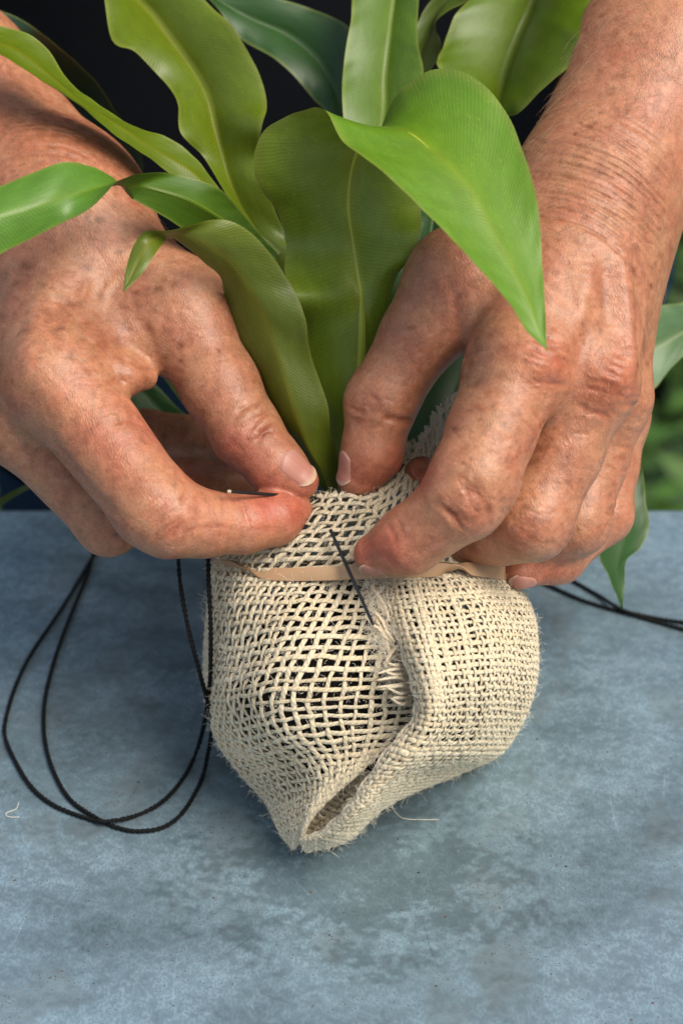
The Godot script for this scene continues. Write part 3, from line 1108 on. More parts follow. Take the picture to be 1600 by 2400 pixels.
	for q in [[1160, 1020, 1172, 1050], [1108, 1190, 1140, 1185], [1128, 1020, 1140, 1038], [1190, 1240, 1200, 1215]]:
		m.line(q, 3.5, 0.05, Color(1.25, 1.45, 1.5), 0.7)

# a nail: from the middle of the cuticle to the middle of the free edge (pixels), half its width in mm
func nail(t: Node3D, f: Field, c: Array, d: float, half: float, over: float) -> void:
	var mb := MB.new()
	var nu := 14
	var nv := 18
	var ends := []
	for k in 2:
		var p := P(c[k * 2], c[k * 2 + 1], d)
		var q := f.hit(EYE, (p - EYE).normalized(), 0.5, 0.95)
		if q != Vector3.INF: p = q
		for r in 6:
			var dd := f.sd(p)
			p -= f.grad(p, dd) * dd
		ends.append(p)
	var axis: Vector3 = (ends[1] - ends[0])
	var pos := PackedVector3Array()
	var out := PackedVector3Array()
	for j in nv + 1:
		var v := float(j) / nv
		for i in nu + 1:
			var w := 2.0 * i / nu - 1.0
			var vv := v
			if v < 0.35: vv += (0.35 - v) * 0.55 * w * w
			elif v > 0.7: vv -= (v - 0.7) * 0.7 * w * w
			var m: Vector3 = ends[0] + axis * vv
			var n := f.grad(m, f.sd(m))
			var side := axis.cross(n).normalized()
			var p := m + side * (w * half * 0.001 * (1.0 - 0.12 * (1.0 - vv)))
			for r in 6:
				var dd := f.sd(p)
				p -= f.grad(p, dd) * dd
			var n2 := f.grad(p, f.sd(p))
			var edge := maxf(absf(w), maxf(1.0 - v * 5.0, 0.0))
			var h := 0.0005 * (1.0 - pow(edge, 6.0)) - 0.00012 + 0.0005 * over * smoothstep(0.75, 1.0, v)
			pos.append(p + n2 * h)
			out.append(n2)
	var wn := nu + 1
	for j in nv + 1:
		for i in nu + 1:
			var du := pos[j * wn + mini(i + 1, nu)] - pos[j * wn + maxi(i - 1, 0)]
			var dv := pos[mini(j + 1, nv) * wn + i] - pos[maxi(j - 1, 0) * wn + i]
			var n := du.cross(dv).normalized()
			if n.dot(out[j * wn + i]) < 0.0: n = -n
			var v := float(j) / nv
			var col := Color(0.40, 0.175, 0.13)
			col = col.lerp(Color(0.42, 0.215, 0.165), smoothstep(0.3, 0.0, v) * 0.7)
			col = col.lerp(Color(0.50, 0.34, 0.24), smoothstep(0.86, 0.92, v))
			col = col * (1.0 + 0.05 * sin(i * 2.7 + 1.0))
			mb.add(pos[j * wn + i] - t.position, n, Vector2.ZERO, col)
	for j in nv:
		for i in nu:
			mb.quad(j * wn + i, j * wn + i + 1, (j + 1) * wn + i + 1, (j + 1) * wn + i)
	var at := wn * (nv + 1)
	for i in nu + 1:
		var q := nv * wn + i
		mb.add(mb.v[q] - mb.n[q] * 0.0006, axis.normalized(), Vector2.ZERO, Color(0.45, 0.30, 0.21))
	for i in nu:
		mb.quad(nv * wn + i, nv * wn + i + 1, at + i + 1, at + i)
	obj("fingernail", mb, M.nail, t)

func build_nails(t: Node3D) -> void:
	nail(t, left_field, [664, 1066, 736, 1124], 52, 5.6, 0.5)
	nail(t, right_field, [806, 1056, 786, 1140], 40, 4.4, 0.3)
	nail(t, right_field, [902, 1346, 836, 1338], 62, 3.2, 0.5)
	nail(t, right_field, [1258, 1368, 1186, 1366], 26, 3.0, 0.4)

func build_hair(t: Node3D) -> void:
	var rng := RandomNumberGenerator.new()
	rng.seed = 401
	var mb := MB.new()
	var zones := [[1240, 0, 1600, 560, 700, right_field, Vector2(-0.75, 0.66)], [1400, 560, 1560, 900, 160, right_field, Vector2(-0.1, 1.0)], [0, 120, 420, 560, 420, left_field, Vector2(0.8, 0.6)]]
	for z in zones:
		var f: Field = z[5]
		for k in z[4]:
			var px := rng.randf_range(z[0], z[2])
			var py := rng.randf_range(z[1], z[3])
			var dir := (P(px, py, 0) - EYE).normalized()
			var p := f.hit(EYE, dir, 0.5, 0.95)
			if p == Vector3.INF: continue
			var n := f.grad(p, f.sd(p))
			if n.dot(-dir) < 0.3 and px < 1450: continue
			var way: Vector2 = (z[6] as Vector2).rotated(rng.randf_range(-0.7, 0.7))
			var tn := (RX * way.x - UP_ * way.y)
			tn = (tn - n * tn.dot(n)).normalized()
			var ln := rng.randf_range(0.004, 0.010)
			var bend := n.cross(tn) * rng.randf_range(-0.4, 0.4)
			var pts := PackedVector3Array()
			for q in 6:
				var s := q / 5.0
				pts.append(p - n * 0.0002 + (tn * s + bend * s * s) * ln + n * ln * 0.45 * s * (1.0 - 0.55 * s))
			tube(mb, pts, [0.00003, 0.00003, 0.00003, 0.000028, 0.000024, 0.000015], 3, Color.WHITE, t.position, PackedVector3Array(), 1.0, 1.0, false)
	var o := obj("arm_hair", mb, M.hair, t)
	o.set_meta("kind", "stuff")

# ------------------------------------------------------------------ plant
var plant: Node3D

func leaf(tint: Color, bulge: float, ripple: float, rows: Array, rib := 0.8, top := Color(0, 0, 0)) -> void:
	var L := PackedVector3Array()
	var C := PackedVector3Array()
	var R := PackedVector3Array()
	for r in rows:
		if r.size() == 3:
			for q in 3: [L, C, R][q].append(P(r[0], r[1], r[2]))
			L[L.size() - 1] += Vector3(0.0002, 0, 0)
			R[R.size() - 1] -= Vector3(0.0002, 0, 0)
		else:
			L.append(P(r[0], r[1], r[2])); C.append(P(r[3], r[4], r[5])); R.append(P(r[6], r[7], r[8]))
	var per := 7
	var l := spline(L, per)
	var c := spline(C, per)
	var r := spline(R, per)
	var h := 9
	var cols := 2 * h + 1
	var g := PackedVector3Array()
	var seed_ := float(plant.get_child_count())
	var run := 0.0
	var vv := PackedFloat32Array()
	for k in l.size():
		if k > 0: run += c[k].distance_to(c[k - 1])
		vv.append(run)
		var up := (r[k] - l[k])
		var al := c[mini(k + 1, c.size() - 1)] - c[maxi(k - 1, 0)]
		var nn := up.cross(al).normalized()
		for q in cols:
			var s := float(q - h) / h
			var a := absf(s)
			var p := c[k].lerp(l[k] if s < 0 else r[k], a)
			var wd := c[k].distance_to(l[k] if s < 0 else r[k])
			p += nn * (bulge * 4.0 * a * (1.0 - a) * wd)
			p += nn * (ripple * a * a * minf(wd / 0.012, 1.0) * sin(run * 210.0 + seed_ * 2.1 + (1.3 if s > 0 else 0.0)))
			p += nn * (0.00010 * sin(run * 700.0 + a * 5.0 + seed_) * a)
			g.append(p)
	var mb := MB.new()
	var rowsn := l.size()
	var ns := PackedVector3Array()
	for k in rowsn:
		for q in cols:
			var du := g[k * cols + mini(q + 1, cols - 1)] - g[k * cols + maxi(q - 1, 0)]
			var dv := g[mini(k + 1, rowsn - 1) * cols + q] - g[maxi(k - 1, 0) * cols + q]
			var cn := du.cross(dv)
			ns.append(cn.normalized() if cn.length() > 1e-12 else Vector3.UP)
	var off := plant.position
	if top == Color(0, 0, 0): top = tint
	var kq := int(rowsn * 0.3) * cols + h
	var under := 1.0 if ns[kq].dot(EYE - g[kq]) > 0.0 else -1.0
	for sgn in [1.0, -1.0]:
		var at := mb.v.size()
		for k in rowsn:
			for q in cols:
				var a := absf(float(q - h) / h)
				var th := 0.0002 * (1.0 - 0.8 * pow(a, 6.0)) + 0.00018 * exp(-a * a * 80.0)
				mb.add(g[k * cols + q] + ns[k * cols + q] * th * sgn - off, ns[k * cols + q] * sgn, Vector2(float(q) / (cols - 1), vv[k] * 11.0), (tint if sgn == under else top).lerp(Color(0.36, 0.36, 0.07), 0.5 * smoothstep(0.93, 1.0, a)))
		for k in rowsn - 1:
			for q in cols - 1:
				var i0 := at + k * cols + q
				mb.quad(i0, i0 + 1, i0 + cols + 1, i0 + cols)
	var lo := obj("leaf", mb, M.leaf, plant)
	if rib > 0.0:
		var rb := MB.new()
		var rr := PackedFloat32Array()
		var pts := PackedVector3Array()
		for k in rowsn:
			pts.append(g[k * cols + h])
			rr.append(lerpf(0.001, 0.00016, pow(float(k) / rowsn, 0.6)) * rib)
		var nn2 := PackedVector3Array()
		for k in rowsn: nn2.append(ns[k * cols + h])
		tube(rb, pts, rr, 8, Color(tint.r * 1.05, tint.g * 0.98, tint.b), off, nn2, 0.5)
		obj("midrib", rb, M.rib, lo)

func build_plant() -> void:
	plant = thing("fern", "green strap-leaved fern rising out of the gathered burlap", "plant", P(800, 1150, 10))
	var dull := Color(0.168, 0.198, 0.012)
	var lime := Color(0.158, 0.208, 0.006)
	var fresh := Color(0.091, 0.179, 0.0091)
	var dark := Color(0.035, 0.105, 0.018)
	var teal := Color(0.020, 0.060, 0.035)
	# the big leaf that arches towards the lens
	leaf(Color(0.32, 0.40, 0.034), 0.06, 0.0005, [
		[800, 1140, 14, 815, 1140, 16, 830, 1140, 14], [765, 1000, 16, 830, 1000, 22, 860, 1000, 18],
		[722, 880, 20, 845, 860, 26, 880, 860, 22], [705, 780, 26, 848, 760, 30, 905, 750, 26],
		[692, 700, 40, 846, 700, 30, 925, 655, 30], [668, 640, 33, 838, 640, 30, 965, 600, 38],
		[670, 570, 27, 828, 570, 30, 984, 545, 42], [648, 495, 30, 817, 500, 34, 985, 490, 36],
		[605, 430, 38, 818, 435, 38, 965, 440, 36], [595, 370, 44, 829, 375, 44, 940, 390, 36],
		[620, 308, 50, 850, 325, 50, 915, 340, 34], [680, 266, 56, 875, 303, 58, 895, 305, 36],
		[735, 252, 64, 910, 300, 66, 910, 260, 40], [768, 270, 72, 960, 312, 74, 948, 202, 46],
		[800, 325, 80, 1010, 350, 80, 1020, 160, 54], [860, 375, 88, 1060, 400, 86, 1110, 185, 62],
		[940, 445, 94, 1110, 460, 90, 1190, 268, 70], [1030, 528, 100, 1150, 540, 94, 1235, 385, 80],
		[1110, 620, 104, 1195, 620, 98, 1262, 505, 88], [1190, 706, 106, 1235, 705, 102, 1273, 640, 96],
		[1238, 780, 106, 1258, 770, 104, 1277, 740, 102], [1282, 823, 106]], 1.9, Color(0.175, 0.32, 0.018))
	# low front leaf that curls over the thumb
	leaf(dull, 0.07, 0.0006, [
		[760, 1150, 20, 775, 1150, 22, 790, 1150, 20], [739, 1122, 22, 760, 1110, 26, 794, 1091, 24],
		[683, 1032, 26, 722, 1047, 32, 776, 1021, 30], [643, 958, 30, 690, 958, 38, 768, 955, 36],
		[591, 850, 32, 654, 840, 42, 732, 840, 38], [543, 765, 30, 617, 736, 44, 714, 750, 48],
		[524, 690, 34, 580, 670, 46, 680, 665, 46], [515, 645, 42, 540, 615, 50, 628, 584, 50],
		[480, 615, 48, 490, 575, 56, 560, 528, 56], [432, 577, 54, 440, 550, 60, 490, 517, 60],
		[398, 556, 56, 402, 547, 62, 408, 538, 68], [382, 570, 62, 362, 555, 66, 342, 541, 70],
		[360, 602, 70, 340, 585, 70, 314, 575, 68], [330, 645, 74, 315, 635, 73, 297, 622, 72], [291, 683, 76]], 0.7, Color(0.13, 0.28, 0.02))
	# left-pointing leaf with a twist
	leaf(fresh, 0.05, 0.0, [
		[655, 600, 6, 645, 610, 8, 632, 615, 8], [605, 545, 14, 580, 565, 20, 545, 590, 20],
		[557, 487, 22, 520, 515, 30, 460, 555, 30], [507, 438, 32, 440, 468, 40, 385, 508, 40],
		[400, 406, 40, 350, 440, 46, 318, 470, 46], [332, 407, 54, 310, 434, 50, 312, 468, 46],
		[298, 415, 60, 290, 434, 54, 298, 453, 46], [270, 430, 66, 273, 432, 55, 284, 436, 46],
		[246, 456, 69, 252, 437, 57, 262, 415, 48], [203, 494, 71, 212, 446, 62, 222, 393, 54],
		[135, 528, 70, 125, 470, 72, 152, 380, 64],
		[60, 566, 74, 55, 492, 77, 70, 408, 68], [0, 597, 78, -15, 512, 81, 0, 437, 72],
		[-80, 660, 80, -100, 560, 84, -80, 470, 76], [-200, 620, 80]], 0.8, Color(0.14, 0.29, 0.03))
	# ribbon-like leaf over the forearm
	leaf(lime, 0.05, 0.0006, [
		[660, 590, 2, 650, 600, 3, 640, 608, 3], [565, 510, 6, 555, 520, 8, 540, 530, 9],
		[512, 440, 8, 500, 455, 12, 480, 470, 14], [464, 375, 10, 435, 395, 16, 393, 405, 20],
		[393, 325, 12, 350, 345, 20, 321, 350, 26], [314, 292, 14, 270, 290, 24, 240, 292, 30],
		[230, 248, 16, 190, 240, 26, 165, 232, 32], [171, 196, 18, 120, 180, 28, 80, 174, 34],
		[103, 107, 20, 40, 120, 30, -5, 128, 36], [0, 60, 22, -60, 80, 30, -100, 85, 36], [-170, 30, 34]])
	# tall leaf at the back
	leaf(lime, 0.08, 0.0014, [
		[690, 760, 0, 700, 760, 0, 710, 760, 0], [640, 620, 2, 652, 620, 2, 680, 610, 2],
		[575, 525, 0, 585, 520, -4, 664, 545, 0], [525, 447, 0, 550, 455, -6, 628, 450, 0],
		[478, 370, -4, 527, 384, -8, 604, 375, -2], [422, 305, 4, 507, 309, -12, 612, 305, 4],
		[418, 245, -8, 488, 230, -16, 626, 248, -4], [385, 190, -12, 457, 168, -20, 602, 160, -8],
		[325, 130, -10, 407, 102, -24, 548, 72, -14], [268, 102, -8, 360, 40, -28, 495, 10, -18],
		[247, 10, -16, 310, -15, -32, 450, -40, -22], [240, -80, -24, 270, -90, -36, 390, -110, -28], [230, -240, -40]])
	# dark leaf behind the middle
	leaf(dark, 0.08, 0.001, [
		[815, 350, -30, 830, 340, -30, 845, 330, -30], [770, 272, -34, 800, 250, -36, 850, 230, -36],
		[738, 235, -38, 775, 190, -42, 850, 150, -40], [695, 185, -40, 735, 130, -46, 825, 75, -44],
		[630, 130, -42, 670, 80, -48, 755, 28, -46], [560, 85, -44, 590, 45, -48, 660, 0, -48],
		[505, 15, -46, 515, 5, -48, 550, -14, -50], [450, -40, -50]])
	# upright leaf in the middle
	leaf(Color(0.125, 0.213, 0.0122), 0.07, 0.0008, [
		[860, 450, 5, 880, 450, 4, 900, 450, 5], [815, 350, -2, 890, 350, -6, 950, 330, -4],
		[803, 260, -6, 900, 255, -14, 985, 230, -8], [802, 184, -10, 902, 184, -18, 992, 163, -10],
		[810, 115, -14, 911, 100, -22, 980, 110, -14], [822, 50, -18, 918, 40, -26, 978, 55, -18],
		[826, -20, -22, 926, -20, -30, 982, -30, -22], [840, -120, -30, 930, -120, -36, 980, -130, -30], [930, -280, -40]])
	# narrow wavy leaf next to it
	leaf(Color(0.085, 0.125, 0.012), 0.08, 0.0, [
		[970, 210, -30, 980, 200, -32, 992, 185, -30], [960, 140, -34, 985, 130, -38, 1022, 143, -30],
		[965, 90, -36, 1005, 85, -40, 1033, 102, -28], [985, 40, -38, 1022, 45, -42, 1019, 58, -34],
		[1010, 0, -40, 1038, 10, -44, 1046, 27, -36], [1050, -40, -42, 1075, -20, -46, 1100, -3, -40], [1150, -80, -44]])
	# broad leaf at the upper right of the plant
	leaf(Color(0.137, 0.205, 0.0076), 0.12, 0.0008, [
		[1100, 420, -5, 1110, 420, -6, 1120, 420, -5], [1140, 300, -4, 1150, 300, -6, 1178, 285, 0],
		[1080, 235, -10, 1168, 252, -14, 1219, 258, 10], [1032, 168, -16, 1180, 215, -22, 1279, 208, 14],
		[1026, 140, -20, 1197, 160, -28, 1335, 152, 18], [1042, 88, -24, 1222, 95, -34, 1374, 100, 18],
		[1070, 36, -26, 1245, 40, -38, 1388, 50, 12], [1105, -5, -30, 1262, -5, -42, 1387, -10, 4],
		[1150, -80, -36, 1290, -80, -46, 1370, -80, -10], [1310, -220, -50]])
	# dark leaf behind the upper arm
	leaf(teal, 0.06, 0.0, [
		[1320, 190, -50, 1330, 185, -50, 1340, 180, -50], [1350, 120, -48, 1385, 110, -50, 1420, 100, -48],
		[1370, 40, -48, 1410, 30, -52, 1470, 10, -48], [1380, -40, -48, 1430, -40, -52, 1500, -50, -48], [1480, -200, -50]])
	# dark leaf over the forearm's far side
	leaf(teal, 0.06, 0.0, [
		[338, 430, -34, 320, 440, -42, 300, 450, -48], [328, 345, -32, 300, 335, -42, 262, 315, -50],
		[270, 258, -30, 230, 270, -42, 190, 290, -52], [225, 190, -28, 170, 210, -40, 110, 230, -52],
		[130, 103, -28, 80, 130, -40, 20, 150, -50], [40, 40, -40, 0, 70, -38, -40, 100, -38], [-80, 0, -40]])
	# dark filler leaves near the crown
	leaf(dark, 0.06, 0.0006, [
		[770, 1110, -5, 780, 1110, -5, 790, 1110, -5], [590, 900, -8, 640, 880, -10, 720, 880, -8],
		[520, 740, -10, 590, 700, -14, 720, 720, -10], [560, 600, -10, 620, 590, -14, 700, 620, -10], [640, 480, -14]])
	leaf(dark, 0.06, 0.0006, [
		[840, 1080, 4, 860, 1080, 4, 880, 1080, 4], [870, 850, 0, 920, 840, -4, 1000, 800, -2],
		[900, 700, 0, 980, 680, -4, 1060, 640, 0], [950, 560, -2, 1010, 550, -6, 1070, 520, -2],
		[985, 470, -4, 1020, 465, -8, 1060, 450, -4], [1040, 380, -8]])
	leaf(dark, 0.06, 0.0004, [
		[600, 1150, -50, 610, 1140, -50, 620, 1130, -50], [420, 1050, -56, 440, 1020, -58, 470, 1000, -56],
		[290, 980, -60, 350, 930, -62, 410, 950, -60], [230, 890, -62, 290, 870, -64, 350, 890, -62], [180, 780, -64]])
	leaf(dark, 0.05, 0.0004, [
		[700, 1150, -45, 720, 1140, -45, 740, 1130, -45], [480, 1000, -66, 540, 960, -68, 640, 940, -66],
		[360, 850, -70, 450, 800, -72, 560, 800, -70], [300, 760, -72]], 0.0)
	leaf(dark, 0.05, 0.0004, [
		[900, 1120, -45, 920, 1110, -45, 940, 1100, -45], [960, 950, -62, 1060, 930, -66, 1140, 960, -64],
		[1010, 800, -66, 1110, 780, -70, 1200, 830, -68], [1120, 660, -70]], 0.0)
	# pale leaf beyond the hand
	leaf(Color(0.16, 0.27, 0.125), 0.05, 0.0, [
		[1420, 850, -50, 1425, 870, -50, 1430, 890, -50], [1480, 768, -52, 1490, 830, -54, 1490, 922, -52],
		[1530, 721, -54, 1550, 805, -58, 1530, 913, -54], [1590, 711, -56, 1615, 770, -60, 1580, 853, -56],
		[1660, 700, -58, 1690, 735, -60, 1650, 800, -58], [1780, 720, -60]])
	# hanging leaf beside the little finger
	leaf(Color(0.035, 0.10, 0.012), 0.06, 0.0, [
		[1440, 980, -40, 1455, 980, -40, 1470, 990, -40], [1455, 1050, -36, 1470, 1048, -36, 1484, 1046, -36],
		[1450, 1120, -30, 1478, 1112, -34, 1505, 1105, -34], [1430, 1190, -24, 1470, 1185, -30, 1512, 1174, -32],
		[1408, 1250, -18, 1465, 1245, -26, 1520, 1235, -32], [1403, 1302, -14, 1455, 1290, -22, 1500, 1283, -28],
		[1425, 1350, -12, 1445, 1330, -18, 1468, 1312, -24], [1436, 1378, -12, 1450, 1362, -16, 1463, 1350, -18],
		[1448, 1405, -12, 1454, 1400, -14, 1461, 1394, -15], [1457, 1428, -14]])
	# thin leaf end poking out under the wrist
	leaf(Color(0.11, 0.15, 0.02), 0.0, 0.0, [
		[140, 1112, -60, 141, 1114, -60, 143, 1116, -60], [84, 1128, -60, 86, 1132, -60, 89, 1136, -60],
		[40, 1146, -60, 42, 1152, -60, 45, 1159, -60], [0, 1168, -58, -3, 1178, -58, 0, 1187, -58],
		[-60, 1198, -58, -60, 1214, -58, -52, 1226, -58], [-120, 1260, -58]], 0.0)

# ------------------------------------------------------------------ sack
var sack: Node3D
var patches := []

func patch(rows: Array, nu: int, nv: int) -> Dictionary:   # rows of control points, top to bottom
	var pos := PackedVector3Array()
	var nrm := PackedVector3Array()
	var cols := []
	var w: int = rows[0].size()
	for r in rows:
		var pv := PackedVector3Array()
		for q in r: pv.append(q)
		cols.append(pv)
	for jv in nv:
		var y := float(jv) / (nv - 1) * (rows.size() - 1)
		var k := clampi(int(floor(y)), 0, rows.size() - 2)
		for iu in nu:
			var x := float(iu) / (nu - 1) * (w - 1)
			var line := PackedVector3Array()
			for o in range(-1, 3):
				line.append(crp(cols[clampi(k + o, 0, rows.size() - 1)], x))
			if k == 0: line[0] = line[1] * 2.0 - line[2]
			if k + 2 > rows.size() - 1: line[3] = line[2] * 2.0 - line[1]
			pos.append(cr(line[0], line[1], line[2], line[3], y - k))
	for jv in nv:
		for iu in nu:
			var du := pos[jv * nu + mini(iu + 1, nu - 1)] - pos[jv * nu + maxi(iu - 1, 0)]
			var dv := pos[mini(jv + 1, nv - 1) * nu + iu] - pos[maxi(jv - 1, 0) * nu + iu]
			var c := dv.cross(du)
			nrm.append(c.normalized() if c.length() > 1e-12 else Vector3.UP)
	return spaced({"p": pos, "n": nrm, "nu": nu, "nv": nv})

func at_patch(pt: Dictionary, u: float, v: float, key := "p") -> Vector3:
	var nu: int = pt.nu
	var nv: int = pt.nv
	var x := clampf(u, 0, 1) * (nu - 1)
	var y := clampf(v, 0, 1) * (nv - 1)
	var i := mini(int(x), nu - 2)
	var j := mini(int(y), nv - 2)
	var arr: PackedVector3Array = pt[key]
	var fx := x - i
	return arr[j * nu + i].lerp(arr[j * nu + i + 1], fx).lerp(arr[(j + 1) * nu + i].lerp(arr[(j + 1) * nu + i + 1], fx), y - j)

# lets u and v of a patch run by length, so that yarns stand evenly apart
func spaced(pt: Dictionary) -> Dictionary:
	var nu: int = pt.nu
	var nv: int = pt.nv
	var p: PackedVector3Array = pt.p
	var cu := PackedFloat32Array([0.0])
	for i in range(1, nu):
		var s := 0.0
		for j in range(0, nv, 3): s += p[j * nu + i].distance_to(p[j * nu + i - 1])
		cu.append(cu[i - 1] + s / ceilf(nv / 3.0))
	var cv := PackedFloat32Array([0.0])
	for j in range(1, nv):
		var s := 0.0
		for i in range(0, nu, 3): s += p[j * nu + i].distance_to(p[(j - 1) * nu + i])
		cv.append(cv[j - 1] + s / ceilf(nu / 3.0))
	pt.cu = cu
	pt.cv = cv
	return pt

func unlen(c: PackedFloat32Array, t: float) -> float:    # 0..1 of the length to 0..1 of the index
	var want := t * c[c.size() - 1]
	var k := clampi(c.bsearch(want) - 1, 0, c.size() - 2)
	return (k + (want - c[k]) / maxf(c[k + 1] - c[k], 1e-9)) / (c.size() - 1)

# plain weave over a patch: every yarn a mesh of its own
func weave(pt: Dictionary, du: float, dv: float, r: float, seed_: int, fat: float, lean: Array) -> void:
	var rng := RandomNumberGenerator.new()
	rng.seed = seed_
	var wob := noise(FastNoiseLite.TYPE_SIMPLEX, 2.2, 2, seed_)
	var off := sack.position
	var cu: PackedFloat32Array = pt.cu
	var cv: PackedFloat32Array = pt.cv
	var nwarp := int(round(cu[cu.size() - 1] / du))
	var nweft := int(round(cv[cv.size() - 1] / dv))
	var shift := PackedVector3Array()
	var most := 0.0
	for q in lean:
		shift.append(Vector3(q, 0, 0))
		most = maxf(most, absf(q))
	for way in 2:
		var n := nwarp if way == 0 else nweft
		var m := nweft if way == 0 else nwarp
		var extra := int(ceil(most * n)) if way == 0 else 0
		for k in range(-extra, n + extra):
			var s := (k + 0.5) / n + rng.randf_range(-0.09, 0.09) / n
			var rr := r * (1.0 + rng.randf_range(-fat, fat))
			if rng.randf() < 0.10: rr *= 1.3
			var tone := rng.randf_range(0.93, 1.05)
			var col := Color(0.90 * tone, 0.78 * tone, 0.57 * tone)
			if rng.randf() < 0.25: col = Color(0.85 * tone, 0.71 * tone, 0.49 * tone)
			var pts := PackedVector3Array()
			var nn := PackedVector3Array()
			var rad := PackedFloat32Array()
			var steps := m * 5
			for q in steps + 1:
				var t := float(q) / steps
				var ds := (wob.get_noise_2d(t * 2.5, k * 7.3 + way * 91.0) * 0.2) / n
				var u := s + ds if way == 0 else t
				var v := t if way == 0 else s + ds
				if way == 0: u += crp(shift, t * (shift.size() - 1)).x
				if u < -0.001 or u > 1.001: continue
				var iu := unlen(cu, clampf(u, 0, 1))
				var iv := unlen(cv, clampf(v, 0, 1))
				var nrm := at_patch(pt, iu, iv, "n")
				var odd := k if way == 0 else int(floor((t - crp(shift, v * (shift.size() - 1)).x) * n * 0.0)) + k
				var ph := t * m - 0.5
				if way == 1: ph = (t - crp(shift, clampf(v, 0, 1) * (shift.size() - 1)).x) * m - 0.5
				var wave := cos(PI * ph) * (1.0 if posmod(odd + way, 2) == 0 else -1.0)
				wave = signf(wave) * pow(absf(wave), 0.75)
				pts.append(at_patch(pt, iu, iv) + nrm * (wave * r * 0.46))
				nn.append(nrm)
				rad.append(rr * (1.0 + 0.16 * wob.get_noise_2d(t * 14.0, k * 3.1 + 40.0)))
			if pts.size() < 8: continue
			var mb := MB.new()
			tube(mb, pts, rad, 8, col, off, nn, 0.5, 260.0)
			obj("yarn", mb, M.yarn, sack)
	patches.append(pt)

